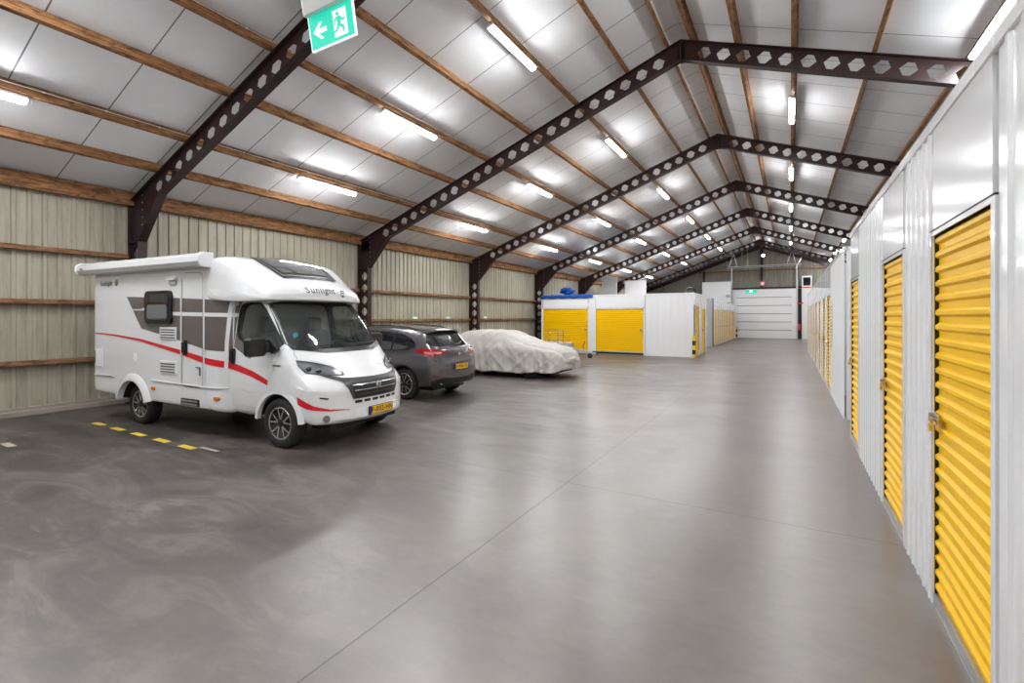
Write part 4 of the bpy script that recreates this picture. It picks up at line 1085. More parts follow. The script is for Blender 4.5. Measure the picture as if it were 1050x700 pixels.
# ---- front end
def dec3(name, pts, D, bv, mat, par=None, off=0.004, thick=0.0, mirror=True, ribbon=None, grid=0.05):
    """decal from 3D outline points, cast along D; mirrored copy on the far side"""
    out = []
    for sg in ((1, -1) if mirror else (1,)):
        P = [Vector((p[0], p[1]*sg, p[2])) for p in pts]; d = Vector((D[0], D[1]*sg, D[2])).normalized()
        U = d.cross(Vector((0, 0, 1))).normalized(); W = U.cross(d).normalized()
        C = sum(P, Vector())/len(P)-d*2
        uv = [((p-C).dot(U), (p-C).dot(W)) for p in P]
        if ribbon: uv = poly_line([(a, b, ribbon) for a, b in uv], 0)
        out.append(decal(name, uv, (C, U, W, d), bv, mat, par or V, off, grid, thick))
    return out
CF = (-0.75, 0.66, 0)
HL = [(3.85,-0.93,1.285),(3.90,-0.935,1.20),(4.02,-0.90,1.095),(4.21,-0.73,1.050),(4.33,-0.47,1.035),(4.27,-0.46,1.085),(4.16,-0.56,1.17),(4.02,-0.74,1.235)]
HD = (-0.62, 0.52, -0.58)
for h0 in dec3('headlight', HL, HD, VB0, M_black, off=0.004, grid=0.025):
    sg = 1 if sum(v.co.y for v in h0.data.vertices) < 0 else -1
    c3 = [(3.885,-0.925,1.25),(3.92,-0.925,1.19),(4.03,-0.89,1.11),(4.20,-0.73,1.068),(4.30,-0.49,1.052),(4.25,-0.49,1.08),(4.15,-0.585,1.155),(4.02,-0.76,1.215)]
    q = [(a, b*sg, c) for a, b, c in c3]
    dec3('lamp_reflector', q, (HD[0], HD[1]*sg, HD[2]), VB0, M_lamp, par=h0, off=0.009, mirror=False, grid=0.025)
    for cx, cy, cz in ((4.02, -0.85, 1.155), (4.12, -0.76, 1.125)):
        p = VB0.find_nearest(Vector((cx, cy*sg, cz)))[0]
        MB().sphere((p.x+0.006, p.y-0.006*sg, p.z), 0.040, 16, (1, 1, 1)).build('lamp_lens', M_glass, h0, smooth=True)
def fdec(name, poly, mat, par=None, off=0.004, thick=0.0, bv=None): return decal(name, poly, FFr, bv or VB0, mat, par or V, off, 0.05, thick)
M_dgrey = nmat('dark_grey_plastic', (0.055, 0.057, 0.06), 0.3)
gr = fdec('grille', [(-0.80,1.075),(-0.52,1.005),(-0.25,0.99),(0,0.985),(0.25,0.99),(0.52,1.005),(0.80,1.075),(0.74,1.03),(0.57,0.95),(0.51,0.82),(0.45,0.695),(-0.45,0.695),(-0.51,0.82),(-0.57,0.95),(-0.74,1.03)], M_dgrey, off=0.012)
fdec('grille_mesh', [(-0.49,0.935),(0.49,0.935),(0.42,0.71),(-0.42,0.71)], M_black, gr, 0.017)
for z, w in ((0.885, 0.455), (0.815, 0.435), (0.755, 0.41)):
    fdec('grille_bar', [(-w, z), (w, z), (w, z+0.012), (-w, z+0.012)], M_chrome if z > 0.8 else M_dgrey, gr, 0.022)
fdec('grille_edge', poly_line([(-0.50,0.70,0.016),(-0.57,0.84,0.016),(-0.62,0.955,0.016)],0), M_van, gr, 0.006)
e = VB0.ray_cast(Vector((8,0,0.865)), Vector((-1,0,0)))[0]
em = MB().lathe([(0,0),(0.052,0),(0.052,0.014),(0.040,0.020),(0,0.020)], 24, mat=Matrix.Translation((e.x+0.018,0,0.865)) @ Matrix.Rotation(-pi/2,4,'Z')).build('emblem', M_chrome, gr, smooth=True)
MB().prism([(-0.016,-0.03),(0.018,-0.026),(0.012,0.0),(0.026,0.018),(0.006,0.034),(-0.02,0.02),(-0.008,0.004)], e.x+0.0385, e.x+0.041, 'yz', mat=Matrix.Translation((0,0,0.865))).build('emblem_motif', M_dgrey, em)
for k in range(6):
    y = -0.42+0.155*k; fdec('bumper_slot', [(y, 0.632), (y+0.115, 0.632), (y+0.115, 0.672), (y, 0.672)], M_black, off=0.004)
px = VB0.ray_cast(Vector((8,0.05,0.49)), Vector((-1,0,0)))[0].x
def number_plate(root, O, U, s, w=0.52, h=0.115, nrm=(1,0,0)):
    O = Vector(O); U = Vector(U).normalized(); W = Vector((0,0,1)); n = Vector(nrm).normalized()
    m = Matrix((( U.x, n.x, 0, O.x), (U.y, n.y, 0, O.y), (0, 0, 1, O.z), (0,0,0,1)))
    b = MB().box(-w/2-0.008, w/2+0.008, -0.010, 0.0, -h/2-0.008, h/2+0.008, mat=m).build('number_plate', M_black, root, bevel=0.003)
    MB().box(-w/2+0.045, w/2, 0.0, 0.004, -h/2, h/2, mat=m).build('plate_face', M_plate, b)
    MB().box(-w/2, -w/2+0.045, 0.0, 0.004, -h/2, h/2, mat=m).build('plate_band', M_blue, b)
    text_obj('plate_lettering', s, 0.112, O+n*0.0055+U*0.022, U, W, M_ink, b, 0.002, 1.05)
number_plate(V, (px+0.022, 0.06, 0.488), (0,1,0), 'P-002-HN')
fdec('plate_recess', [(-0.42,0.425),(0.50,0.425),(0.50,0.56),(-0.42,0.56)], M_whiteb, off=0.003)
ch = fdec('chin_trim', [(-0.55,0.385),(0.0,0.378),(0.55,0.385),(0.72,0.42),(0.55,0.412),(0,0.408),(-0.55,0.412),(-0.72,0.42)], M_galv, off=0.010)
for sg in (1, -1):
    f = VB0.ray_cast(Vector((8, -0.80*sg, 0.455)), Vector((-1,0,0)))[0]
    fm = Matrix.Translation((f.x+0.004, f.y, 0.455)) @ Matrix.Rotation(-pi/2-0.5*sg,4,'Z')
    fl_ = MB().lathe([(0,0),(0.050,0),(0.050,0.012),(0,0.016)], 22, mat=fm).build('fog_lamp', M_lamp, V, smooth=True)
dec3('bumper_intake', [(4.24,-0.86,0.765),(4.25,-0.86,0.745),(4.32,-0.78,0.725),(4.33,-0.77,0.745)], CF, VB0, M_black)
dec3('front_red_stripe', [(4.00,-1.03,0.775),(4.01,-1.03,0.665),(4.12,-0.99,0.615),(4.22,-0.93,0.585),(4.34,-0.76,0.560),(4.46,-0.50,0.555),(4.46,-0.50,0.562),(4.34,-0.76,0.585),(4.22,-0.93,0.645),(4.12,-0.99,0.71)], CF, VB0, M_red, off=0.005)
dec3('fender_badge', [(3.50,-1.04,1.205),(3.50,-1.04,1.185),(3.66,-1.03,1.185),(3.66,-1.03,1.205)], (0,1,0), VB0, M_txt)
# shut lines
dec3('hood_line', [(3.75,-0.90,1.47),(3.80,-0.955,1.36),(3.86,-0.94,1.295)], (-0.3,0.95,0), VB0, M_gdoor, off=0.003, ribbon=0.010)
dec3('hood_line', [(3.98,-0.78,1.27),(4.16,-0.56,1.175),(4.32,-0.44,1.06)], (-0.7,0.5,-0.5), VB0, M_gdoor, off=0.003, ribbon=0.007)
dec3('door_line', [(3.66,-1.03,1.44),(3.56,-1.03,1.28),(3.50,-1.03,1.10),(3.42,-1.03,0.98)], (0,1,0), VB0, M_gdoor, off=0.003, ribbon=0.007)
dec3('door_line', [(2.80,-1.03,0.80),(2.95,-1.03,0.78),(3.10,-1.03,0.78)], (0,1,0), VB0, M_gdoor, off=0.003, ribbon=0.006)
for nm, yy_, m_ in (('sill_line', -1.03, M_gdoor),):
    dec3(nm, [(2.80,-1.03,0.56),(3.08,-1.03,0.55)], (0,1,0), VB0, m_, off=0.003, ribbon=0.006)
# hood lettering
def proj_text(name, s, size, C, U, W, D, bv, mat, par, bold=0.0, spacing=1.0, off=0.004):
    me = text_mesh(s, size, bold, spacing)
    C = Vector(C)-Vector(D).normalized()*1.5
    o = decal(name, None, (C, U, W, D), bv, mat, par, off, 0.04, mesh=me); o.data.materials.clear(); o.data.materials.append(mat); return o
proj_text('hood_lettering', 'FIAT', 0.075, (4.24, 0.40, 1.13), (0, 1, 0), (-0.5, 0, 0.86), (-0.86, 0, -0.5), VB0, M_txt, V, 0.0, 1.3)
# maker's lettering on the nose and rear side, with the small rounded sign beside it
LG = Vector((0, 0, 0))
proj_text('nose_lettering', 'Sunlight', 0.15, (3.4, -0.14, 2.30), (0, 1, 0), (-0.25, 0, 0.97), (-0.97, 0, -0.25), VBL, M_txt, V, 0.002, 1.15, 0.006)
def sun_mark(C, U, W, s, par):
    U = Vector(U); W = Vector(W); C = Vector(C); n = U.cross(W)
    out = rrect(-0.5, 0.5, -0.55, 0.5, 0.42, 6); inn = rrect(-0.36, 0.36, -0.40, 0.36, 0.30, 6)
    m = MB(); vs = [tuple(C+U*a*s+W*b*s) for a, b in out+inn]; k = len(out)
    m.add(vs, [(i, (i+1) % k, k+(i+1) % k, k+i) for i in range(k)])
    vs = [tuple(C+U*a*s+W*b*s) for a, b in ((-0.16,-0.62),(0.16,-0.62),(0.10,-0.1),(0.2,0.1),(0,0.25),(-0.2,0.1),(-0.10,-0.1))]; m.add(vs, [tuple(range(7))])
    return m.build('maker_mark', M_txt, par)
text_obj('side_lettering', 'Sunlight', 0.115, (-0.80, -1.1580, 2.50), (1,0,0), (0,0,1), M_txt, V, 0.002, 1.12)
sun_mark((-0.47, -1.1545, 2.51), (1,0,0), (0,0,1), 0.10, V)
h_ = VBL.ray_cast(Vector((8, 0.31, 2.30)), Vector((-1, 0, 0)))[0]
sun_mark((h_.x+0.006, 0.31, 2.29), (-0.18,0.98,0), (-0.2,0,0.97), 0.11, V)
# skylight on the roof nose
TF = ((0, 0, 5), (1, 0, 0), (0, 1, 0), (0, 0, -1))
SKY = [(2.46,-0.70),(2.75,-0.70),(3.16,-0.58),(3.22,-0.1),(3.20,0.40),(3.14,0.50),(2.75,0.56),(2.46,0.56)]
sk = decal('skylight', SKY, TF, VBL, M_dgrey, V, 0.012, 0.06)
decal('skylight_glass', [(2.50,-0.62),(2.76,-0.62),(3.05,-0.50),(3.09,-0.1),(3.07,0.36),(2.75,0.46),(2.50,0.46)], TF, VBL, nmat('smoked_skylight', (0.10, 0.10, 0.10), 0.03, 0, 1.0, 1.0), sk, 0.020, 0.06)
decal('skylight_trim', poly_line([(2.50,-0.66,0.025),(2.76,-0.66,0.025),(3.10,-0.55,0.025),(3.16,-0.1,0.025),(3.14,0.42,0.025),(2.75,0.52,0.025)],0), TF, VBL, M_chrome, sk, 0.018)
# moulded creases along the nose
dec3('nose_crease', [(2.20,-1.12,2.79),(2.45,-1.10,2.70),(2.70,-1.06,2.58),(2.90,-1.03,2.47),(3.10,-0.98,2.385),(3.30,-0.80,2.345)], (-0.25,0.95,-0.15), VBL, M_van, off=0.0, ribbon=0.035, thick=-0.022)
dec3('nose_lip', [(3.05,-1.0,2.175),(3.25,-0.92,2.18),(3.38,-0.7,2.185)], (-0.6,0.8,0), VBL, M_van, off=0.0, ribbon=0.03, thick=-0.02)
fdec('nose_lip', [(-0.75,2.175),(0.75,2.175),(0.75,2.20),(-0.75,2.20)], M_van, off=0.02, bv=VBL)
dec3('nose_recess', [(2.20,-1.12,2.33),(2.42,-1.12,2.32),(2.80,-1.08,2.225),(2.55,-1.1,2.19),(2.34,-1.12,2.22)], (0,1,0), VBL, M_whiteb, off=0.002)
# mirrors
for sg in (-1, 1):
    b = MB().prism([(3.50,1.36),(3.62,1.43),(3.44,1.60),(3.34,1.50)], sg*0.99, sg*1.06, 'xz').build('mirror', M_black, V, bevel=0.015)
    MB().bar((3.44, sg*1.03, 1.47), (3.37, sg*1.14, 1.50), 0.07, 0.10).build('mirror_arm', M_black, b, bevel=0.015)
    MB().bar((3.44, sg*1.03, 1.42), (3.37, sg*1.14, 1.40), 0.06, 0.06).build('mirror_arm', M_black, b, bevel=0.012)
    MB().prism([(sg*1.10,1.33),(sg*1.33,1.33),(sg*1.36,1.37),(sg*1.36,1.57),(sg*1.32,1.61),(sg*1.12,1.61),(sg*1.08,1.57),(sg*1.08,1.37)], 3.30, 3.44, 'yz').build('mirror_head', M_black, b, bevel=0.03)
    MB().box(3.293, 3.30, min(sg*1.11, sg*1.33), max(sg*1.11, sg*1.33), 1.37, 1.57).build('mirror_glass', M_chrome, b)
MB().add(*cyl((3.0, 0, 0), 0.03, 0.01)) 
st_ = VB0.ray_cast(Vector((8, -0.78, 1.62)), Vector((-1, 0, 0)))[0]
MB().add(*cyl((st_.x+0.014, st_.y, st_.z), 0.045, 0.004, 20, 'x')).build('round_sticker', nmat('teal_sticker', (0.05, 0.35, 0.40), 0.4), V)

dec3('door_line', [(2.53,-1.0,1.60),(2.535,-1.0,2.06),(2.60,-0.95,2.145),(3.02,-0.93,2.16),(3.16,-0.93,2.10),(3.42,-0.96,1.81),(3.66,-1.0,1.50)], (0,1,0), VB0, M_gdoor, off=0.003, ribbon=0.010)
# ------------------------------------------------------------------ grey car, rear towards the aisle
S = thing('car', 'dark grey metallic car parked tail out between the motorhome and the covered car', 'car', (-7.66, 9.15, 0), pi)
def ss(zb, zt, w, wt, zsh, zbelt):
    return [(0, zb), (w-0.20, zb), (w-0.05, zb+0.03), (w-0.01, zb+0.20), (w, (zb+zsh)/2+0.05), (w-0.005, zsh-0.10), (w-0.03, zsh), (w-0.085, zbelt), ((w-0.085+wt)/2+0.02, (zbelt+zt)/2), (wt+0.01, zt-0.07), (wt-0.10, zt-0.005), (wt-0.30, zt+0.01), (0, zt+0.025)]
ST = [(-0.95, -0.20, ss(0.46, 0.74, 0.74, 0.62, 0.66, 0.70)), (-0.93, -0.20, ss(0.42, 0.80, 0.80, 0.66, 0.70, 0.75)), (-0.90, -0.20, ss(0.36, 0.96, 0.86, 0.68, 0.84, 0.90)), (-0.86, -0.18, ss(0.33, 1.10, 0.89, 0.68, 0.94, 1.03)),
      (-0.80, -0.16, ss(0.31, 1.20, 0.91, 0.67, 1.00, 1.10)), (-0.70, -0.13, ss(0.30, 1.29, 0.925, 0.66, 1.03, 1.13)), (-0.55, -0.10, ss(0.29, 1.42, 0.935, 0.64, 1.04, 1.13)), (-0.40, -0.07, ss(0.28, 1.55, 0.945, 0.63, 1.03, 1.12)),
      (-0.28, -0.05, ss(0.28, 1.60, 0.95, 0.63, 1.02, 1.11)), (0.1, 0, ss(0.27, 1.635, 0.955, 0.65, 1.00, 1.10)), (0.8, 0, ss(0.26, 1.67, 0.94, 0.665, 0.98, 1.09)), (1.4, 0, ss(0.26, 1.665, 0.935, 0.66, 0.97, 1.08)),
      (1.85, 0.02, ss(0.26, 1.58, 0.935, 0.65, 0.97, 1.07)), (2.3, 0.06, ss(0.26, 1.32, 0.94, 0.70, 0.96, 1.05)), (2.6, 0.10, ss(0.26, 1.12, 0.95, 0.76, 0.94, 1.01)), (3.1, 0.14, ss(0.26, 1.03, 0.945, 0.74, 0.88, 0.96)),
      (3.5, 0.18, ss(0.26, 0.93, 0.92, 0.70, 0.80, 0.87)), (3.68, 0.22, ss(0.28, 0.82, 0.89, 0.66, 0.72, 0.77)), (3.76, 0.24, ss(0.34, 0.72, 0.84, 0.62, 0.64, 0.68))]
sb = loft(ST, n_sub=6).build('car_body', M_suv, S, smooth=True, angle=0.7)
SB = bvh_of([sb]); WR = 0.362; SWB = 2.82
cut = []
for x in (0.0, SWB):
    for a, b in ((-1.3, -0.60), (0.60, 1.3)): cut.append(MB().lathe([(0, a), (0.415, a), (0.415, b), (0, b)], 40, mat=Matrix.Translation((x, 0, WR))).build('cutter', None))
bool_diff(sb, cut)
for x in (0.0, SWB):
    for sg in (-1, 1):
        arch_liner(S, x, 0.411, sg*0.90, sg*0.60, WR, -0.15)
        wheel(S, x, sg*0.815, WR, 0.235, 0.25, sg)
MB().box(-0.6, 3.4, -0.62, 0.62, 0.20, 0.34).build('underbody', M_dark, S, bevel=0.03)
RF = ((-5, 0, 0), (0, 1, 0), (0, 0, 1), (1, 0, 0))
def sd(name, poly, mat, par=None, off=0.004, thick=0.0, fr=RF): return decal(name, poly, fr, SB, mat, par or S, off, 0.05, thick)
LS = ((0, 4, 0), (1, 0, 0), (0, 0, 1), (0, -1, 0)); RS = ((0, -4, 0), (1, 0, 0), (0, 0, 1), (0, 1, 0))
DLO = [(2.28, 1.12), (2.05, 1.30), (1.75, 1.49), (1.30, 1.555), (0.7, 1.545), (0.2, 1.49), (-0.08, 1.40), (-0.27, 1.27), (-0.25, 1.20), (-0.10, 1.135), (0.4, 1.115), (1.3, 1.10)]
for fr in (LS, RS):
    g_ = decal('side_windows', DLO, fr, SB, M_glass, S, 0.003)
    decal('window_trim', poly_line([(a, b, 0.018) for a, b in DLO[-4:]+DLO[:1]], 0), fr, SB, M_black, g_, 0.006)
    for x in (0.42, 1.28):
        decal('door_pillar', [(x, 1.11), (x+0.05, 1.11), (x+0.02, 1.56), (x-0.04, 1.56)], fr, SB, M_black, g_, 0.005)
    for pts in ([(0.42, 1.10), (0.46, 0.80), (0.42, 0.62), (0.46, 0.40)], [(1.30, 1.09), (1.30, 0.40)], [(2.30, 1.05), (2.38, 0.60), (2.34, 0.40)]):
        decal('door_seam', poly_line([(a, b, 0.007) for a, b in pts], 0), fr, SB, M_dark, S, 0.002)
    decal('sill_trim', [(0.45, 0.27), (2.38, 0.27), (2.38, 0.36), (0.45, 0.36)], fr, SB, M_black, S, 0.006)
    for x in (0.62, 1.50): decal('door_handle', rrect(x, x+0.20, 0.93, 0.965, 0.015), fr, SB, M_suv, S, 0.02, 0.06, thick=-0.02)
    # arch trims
    for x in (0.0, SWB):
        pts = [(x+0.435*math.cos(a), WR+0.435*math.sin(a), 0.035) for a in [0.05+(pi-0.1)*k/16 for k in range(17)]]
        decal('arch_trim', poly_line(pts, 0), fr, SB, M_black, S, 0.008)
rw = sd('rear_window', [(-0.56,1.535),(0.56,1.535),(0.66,1.40),(0.74,1.285),(0.70,1.245),(0.5,1.215),(-0.5,1.215),(-0.70,1.245),(-0.74,1.285),(-0.66,1.40)], M_glass, off=0.004)
sd('rear_wiper', poly_line([(0.0,1.235,0.02),(-0.18,1.26,0.016),(-0.36,1.30,0.012)],0), M_black, rw, 0.02)
# spoiler
sp = MB(); vs = []
for k in range(13):
    y = -0.62+1.24*k/12; bx_ = 0.10*(abs(y)/0.62)**3; zz = -0.05*(abs(y)/0.62)**3
    for x, z in ((-0.20, 1.625), (-0.50, 1.598), (-0.53, 1.575), (-0.50, 1.55), (-0.25, 1.575)): vs.append((x+bx_, y, z+zz))
sp.add(vs, [(5*i+j, 5*i+(j+1) % 5, 5*i+5+(j+1) % 5, 5*i+5+j) for i in range(12) for j in range(5)]+[tuple(range(5)), tuple(range(60, 65))])
spo = sp.build('spoiler', M_suv, S, smooth=True, angle=0.6)
MB().box(-0.525, -0.515, -0.16, 0.16, 1.565, 1.578).build('brake_light', M_tail, spo)
TD = (0.72, -0.69, 0)
for t_ in dec3('tail_lamp', [(-0.36,0.94,1.135),(-0.52,0.90,1.175),(-0.70,0.80,1.165),(-0.84,0.55,1.13),(-0.90,0.36,1.115),(-0.86,0.52,1.06),(-0.76,0.75,1.015),(-0.62,0.87,1.02),(-0.46,0.92,1.07)], TD, SB, M_tail, par=S, off=0.006):
    sg = 1 if sum(v.co.y for v in t_.data.vertices) > 0 else -1
    dec3('lens_glint', [(-0.58,0.88*sg,1.115),(-0.74,0.76*sg,1.10),(-0.83,0.58*sg,1.095),(-0.83,0.58*sg,1.07),(-0.74,0.76*sg,1.06),(-0.58,0.88*sg,1.07)], (TD[0], TD[1]*sg, 0), SB, nmat('pink_lens_glint', (0.62, 0.16, 0.17), 0.2), par=t_, off=0.010, mirror=False)  # pink strip paints a reflection in the tail lamp lens
sd('bumper_seam', poly_line([(-0.80,0.93,0.010),(-0.62,0.86,0.010),(-0.40,0.84,0.010),(0.40,0.84,0.010),(0.62,0.86,0.010),(0.80,0.93,0.010)],0), M_dark, off=0.002)
sd('tailgate_seam', poly_line([(-0.76,1.20,0.008),(-0.70,1.02,0.008),(-0.62,0.88,0.008)],0), M_dark, off=0.002); sd('tailgate_seam', poly_line([(0.76,1.20,0.008),(0.70,1.02,0.008),(0.62,0.88,0.008)],0), M_dark, off=0.002)
sd('plate_recess', [(-0.36,0.665),(0.36,0.665),(0.33,0.83),(-0.33,0.83)], M_dgrey, off=0.003)
sd('diffuser', [(-0.80,0.30),(0.80,0.30),(0.86,0.46),(0.60,0.53),(0.30,0.49),(-0.30,0.49),(-0.60,0.53),(-0.86,0.46)], M_black, off=0.006)
sd('reflector', [(0.62,0.545),(0.84,0.56),(0.84,0.575),(0.62,0.56)], M_tail, off=0.008); sd('reflector', [(-0.62,0.545),(-0.84,0.56),(-0.84,0.575),(-0.62,0.56)], M_tail, off=0.008)
px = SB.ray_cast(Vector((-5, 0, 0.75)), Vector((1, 0, 0)))[0].x
number_plate(S, (px-0.012, 0, 0.745), (0, -1, 0), 'X-903-XL', nrm=(-1, 0, 0))
px = SB.ray_cast(Vector((-5, 0, 1.02)), Vector((1, 0, 0)))[0].x
MB().lathe([(0,0),(0.045,0),(0.045,0.012),(0,0.016)], 24, mat=Matrix.Translation((px-0.002, 0, 1.03)) @ Matrix.Rotation(pi/2, 4, 'Z')).build('rear_emblem', M_chrome, S, smooth=True)
sd('badge', [(-0.62,0.955),(-0.44,0.95),(-0.44,0.965),(-0.62,0.97)], M_chrome, off=0.006)
for sg in (-1, 1):
    e_ = MB().lathe([(0.038,0),(0.052,0),(0.052,-0.12),(0.038,-0.12),(0.038,0)], 20, mat=Matrix.Translation((-0.86, 0.60*sg, 0.42)) @ Matrix.Rotation(pi/2, 4, 'Z')).build('exhaust_tip', M_chrome, S, smooth=True)
    pts = []
    for k in range(9):
        x = -0.12+1.9*k/8; h, n_, _, _ = SB.ray_cast(Vector((x, sg*0.60, 4)), Vector((0, 0, -1))); pts.append(h+Vector((0, 0, 0.045 if 0 < k < 8 else 0.0)))
    MB().tube(pts, 0.014, 8).build('roof_rail', M_black, S, smooth=True)
    mr = MB().sphere((1.98, sg*1.05, 1.12), 0.11, 14, (0.75, 1.0, 0.8)).build('door_mirror', M_suv, S, smooth=True)
    MB().bar((1.98, sg*0.86, 1.08), (1.98, sg*1.0, 1.10), 0.06, 0.05).build('mirror_stalk', M_black, mr)
FF2 = ((8, 0, 0), (0, 1, 0), (0, 0, 1), (-1, 0, 0))
decal('windscreen', [(-0.62,1.56),(0.62,1.56),(0.76,1.16),(0.4,1.14),(-0.4,1.14),(-0.76,1.16)], FF2, SB, M_glass, S, 0.003)
decal('grille', [(-0.14,0.74),(0.14,0.74),(0.09,0.50),(-0.09,0.50)], FF2, SB, M_black, S, 0.004)
dec3('headlight', [(3.62,0.50,0.80),(3.35,0.86,0.86),(3.45,0.86,0.76),(3.66,0.50,0.72)], (-0.75,-0.66,0), SB, M_lamp, par=S, off=0.004)

# ------------------------------------------------------------------ covered sports car
from mathutils import noise as mn
CC = thing('covered_car', 'low car hidden under a crumpled pale grey cover', 'covered car', (-7.0, 13.88, 0), 0.0)
def cc(zh, zt, w, wt, zsh):
    return [(0.0, zt+0.01), (wt-0.25, zt), (wt-0.05, zt-0.02), (wt+0.03, zt-0.09), ((wt+w)/2+0.0, (zt+zsh)/2), (w-0.05, zsh+0.03), (w-0.0, zsh-0.06), (w+0.03, (zsh+zh)/2), (w+0.045, zh+0.08), (w+0.05, zh)]
CS = [(-3.62, cc(0.28, 0.80, 0.66, 0.50, 0.70)), (-3.55, cc(0.24, 0.93, 0.80, 0.58, 0.80)), (-3.35, cc(0.22, 1.02, 0.88, 0.62, 0.90)), (-3.0, cc(0.20, 1.20, 0.93, 0.60, 0.95)), (-2.6, cc(0.18, 1.38, 0.95, 0.60, 0.95)), (-2.2, cc(0.18, 1.43, 0.95, 0.62, 0.93)),
      (-1.5, cc(0.17, 1.44, 0.94, 0.62, 0.92)), (-1.1, cc(0.17, 1.41, 0.94, 0.60, 0.92)), (-0.6, cc(0.16, 1.25, 0.94, 0.62, 0.92)), (-0.2, cc(0.17, 1.09, 0.95, 0.68, 0.91)), (0.2, cc(0.20, 1.00, 0.95, 0.68, 0.88)), (0.6, cc(0.22, 0.95, 0.92, 0.64, 0.84)),
      (0.88, cc(0.22, 0.88, 0.85, 0.58, 0.76)), (1.04, cc(0.24, 0.76, 0.74, 0.48, 0.64)), (1.10, cc(0.27, 0.62, 0.60, 0.38, 0.52))]
def cover_mesh():
    xs = [c[0] for c in CS]; rings = []; nx = 230; NS = 44
    for i in range(nx+1):
        x = xs[0]+(xs[-1]-xs[0])*i/nx
        pts = [(interp(xs, [c[1][j][0] for c in CS], x), interp(xs, [c[1][j][1] for c in CS], x)) for j in range(len(CS[0][1]))]
        h = chaikin(pts, 2)
        # resample by arc length
        d = [0]
        for a, b in zip(h, h[1:]): d.append(d[-1]+math.hypot(b[0]-a[0], b[1]-a[1]))
        out = []
        for k in range(NS+1):
            t = d[-1]*k/NS; q = max(m for m in range(len(d)) if d[m] <= t+1e-9); q = min(q, len(h)-2)
            u = (t-d[q])/max(1e-9, d[q+1]-d[q]); out.append((h[q][0]*(1-u)+h[q+1][0]*u, h[q][1]*(1-u)+h[q+1][1]*u, k/NS))
        rings.append([(x, y, z, t) for y, z, t in out]+[(x, -y, z, t) for y, z, t in out[1:]])
    vs = []; n1 = NS+1
    def order(r): return list(reversed(r[n1:]))+r[:n1]
    for r in rings:
        for x, y, z, t in order(r):
            low = max(0.0, (t-0.45)/0.55); side = 1 if y > 0 else -1
            p = Vector((x*1.0, y, z))
            # soft drape folds: mostly vertical on the skirt, diagonal near the screen
            f1 = mn.noise(Vector((x*3.2+0.9*z, side*3.0, z*0.7)))
            f2 = mn.noise(Vector((x*7.5+1.6*z, side*5.0, z*1.3+4)))
            rid = 1-abs(mn.noise(Vector((x*2.2-2.4*z, side*2, z*0.8+7))))*2.2
            rid2 = 1-abs(mn.noise(Vector((x*2.6+2.9*z+9, side*2, z*1.1))))*2.4
            front = max(0, min(1, (x-0.0)/0.8))
            dd_ = 0.085*low*f1+0.040*low*f2+0.035*max(0, rid)*(0.35+low)+0.040*max(0, rid2)*(0.25+low)+front*0.045*f2*(0.4+low)+front*0.03*mn.noise(Vector((x*9, y*8, z*7)))
            sag = 0.012*mn.noise(Vector((x*4, y*4, 2)))
            vs.append((x+0.06*front*low*f1, y+side*dd_*(0.25+0.75*min(1, abs(y)/0.7)), z+sag+(0.02*rid if t < 0.5 else 0)+(0.05*mn.noise(Vector((x*2.3, side, 5)))*max(0, (t-0.85)/0.15))))
    m = len(order(rings[0])); fs = [(i*m+k, i*m+k+1, (i+1)*m+k+1, (i+1)*m+k) for i in range(nx) for k in range(m-1)]
    # front and rear closing skirts: shrink rings forward
    base = len(vs)
    for end, sgn in ((nx, 1), (0, -1)):
        ring = [vs[end*m+k] for k in range(m)]; prev = [end*m+k for k in range(m)]
        for s_, dx in ((0.9, 0.035), (0.7, 0.06), (0.45, 0.075), (0.2, 0.08), (0.0, 0.082)):
            cur = []
            for k, (x, y, z) in enumerate(ring):
                w_ = mn.noise(Vector((y*5, z*2+sgn, s_*2)))*0.035
                zz = z if True else z
                cur.append(len(vs)); vs.append((x+sgn*(dx+w_), y*s_, z-(0.06*(1-s_) if z > 0.5 else 0)))
            for k in range(m-1): fs.append((prev[k], prev[k+1], cur[k+1], cur[k]) if sgn > 0 else (prev[k+1], prev[k], cur[k], cur[k+1]))
            prev = cur
    return MB().add(vs, fs)
cv = cover_mesh().build('cover', M_cover, CC, smooth=True, angle=3.0)
cv.modifiers.new('thick', 'SOLIDIFY').thickness = 0.006
for x in (0.0, -2.45):
    for sg in (-1, 1): wheel(CC, x, sg*0.78, 0.32, 0.22, 0.20, sg)
MB().box(-3.3, 0.85, -0.70, 0.70, 0.16, 0.34).build('underbody', M_dark, CC, bevel=0.05)

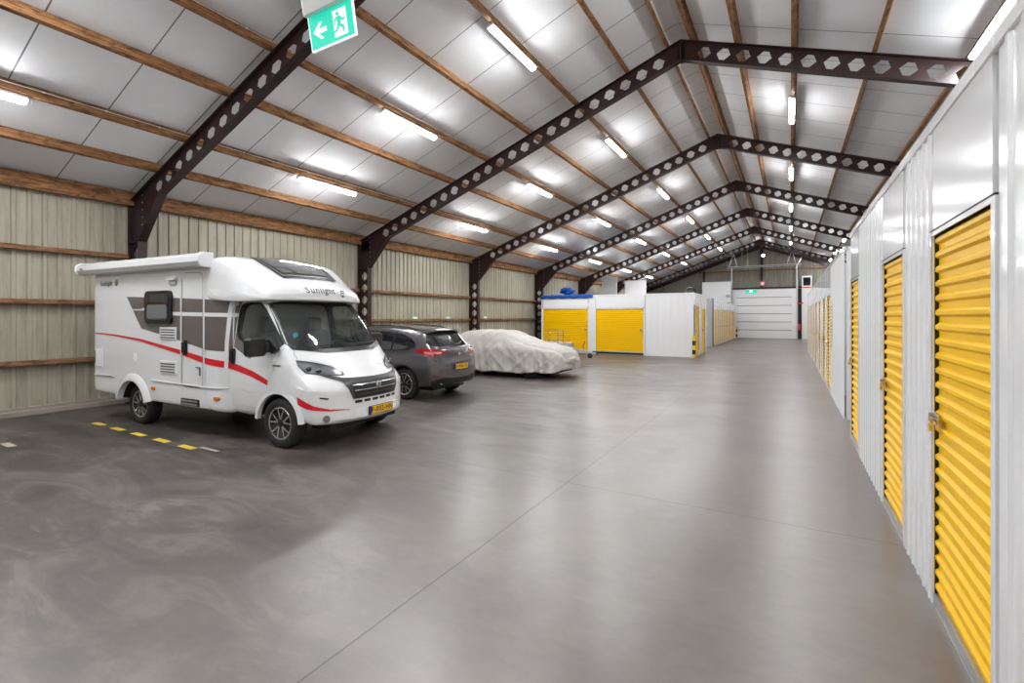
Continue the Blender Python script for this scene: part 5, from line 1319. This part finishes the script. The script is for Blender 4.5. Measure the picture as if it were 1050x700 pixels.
# ------------------------------------------------------------------ trailer behind it
T = thing('trailer', 'flat grey trailer with a low front rack behind the covered car', 'trailer', (-9.2, 17.5, 0), 0.0)
MB().box(-1.9, 1.45, -0.85, 0.85, 0.70, 0.80).build('deck', M_gdoor, T, bevel=0.01)
m = MB().box(-1.92, 1.47, -0.88, -0.84, 0.64, 0.84); m.box(-1.92, 1.47, 0.84, 0.88, 0.64, 0.84); m.box(1.43, 1.47, -0.88, 0.88, 0.64, 0.84); m.box(-1.92, -1.88, -0.88, 0.88, 0.64, 0.84)
m.build('side_rail', M_galv, T, bevel=0.004)
m = MB()
for x in (0.81, 1.20, 1.44): m.tube([(x, -0.1, 0.8), (x, -0.1, 1.37)], 0.016, 6)
for z in (0.98, 1.16, 1.34): m.tube([(0.81, -0.1, z), (1.44, -0.1, z)], 0.012, 6)
m.build('front_rack', nmat('dull_steel', (0.22, 0.21, 0.20), 0.5, 0.6), T)
m = MB().bar((1.4, -0.5, 0.62), (2.45, 0.0, 0.52), 0.07, 0.09); m.bar((1.4, 0.5, 0.62), (2.45, 0.0, 0.52), 0.07, 0.09); m.bar((2.4, 0, 0.52), (2.78, 0, 0.50), 0.07, 0.07)
m.build('drawbar', M_galv, T)
MB().sphere((2.80, 0, 0.49), 0.055, 12).box(2.62, 2.82, -0.03, 0.03, 0.52, 0.58).build('coupling', M_black, T, smooth=False, bevel=0.008)
MB().tube([(2.25, 0.02, 0.55), (2.22, 0.02, 0.75), (2.30, 0.02, 0.95)], 0.015, 6).build('brake_handle', M_black, T)
MB().tube([(2.42, -0.09, 0.60), (2.42, -0.09, 0.01)], 0.018, 8).box(2.34, 2.56, -0.14, -0.04, 0.0, 0.02).build('jockey_post', M_galv, T)
MB().lathe([(0.0,-0.03),(0.09,-0.03),(0.10,-0.015),(0.10,0.015),(0.09,0.03),(0,0.03)], 22, mat=Matrix.Translation((2.56, -0.12, 0.40))).build('jockey_wheel', M_rubber, T, smooth=True)
for x in (-0.55, 0.15):
    for sg in (-1, 1): wheel(T, x, sg*0.98, 0.30, 0.17, 0.17, sg)
for sg in (-1, 1):
    m = MB(); 
    pts = [(-1.0,0.42),(-0.95,0.62),(-0.80,0.68),(0.40,0.68),(0.55,0.62),(0.60,0.42),(0.585,0.42),(0.53,0.60),(0.39,0.665),(-0.79,0.665),(-0.935,0.60),(-0.985,0.42)]
    m.prism(pts, sg*0.88, sg*1.08, 'xz').build('mudguard', M_galv, T)
m = MB().bar((-0.2, -0.9, 0.30), (-0.2, 0.9, 0.30), 0.06, 0.06); m.box(-1.8, 1.4, -0.45, -0.38, 0.6, 0.70); m.box(-1.8, 1.4, 0.38, 0.45, 0.6, 0.70); m.box(-0.6, 0.2, -0.5, -0.4, 0.27, 0.62); m.box(-0.6, 0.2, 0.4, 0.5, 0.27, 0.62)
m.build('axle_frame', M_dark, T)
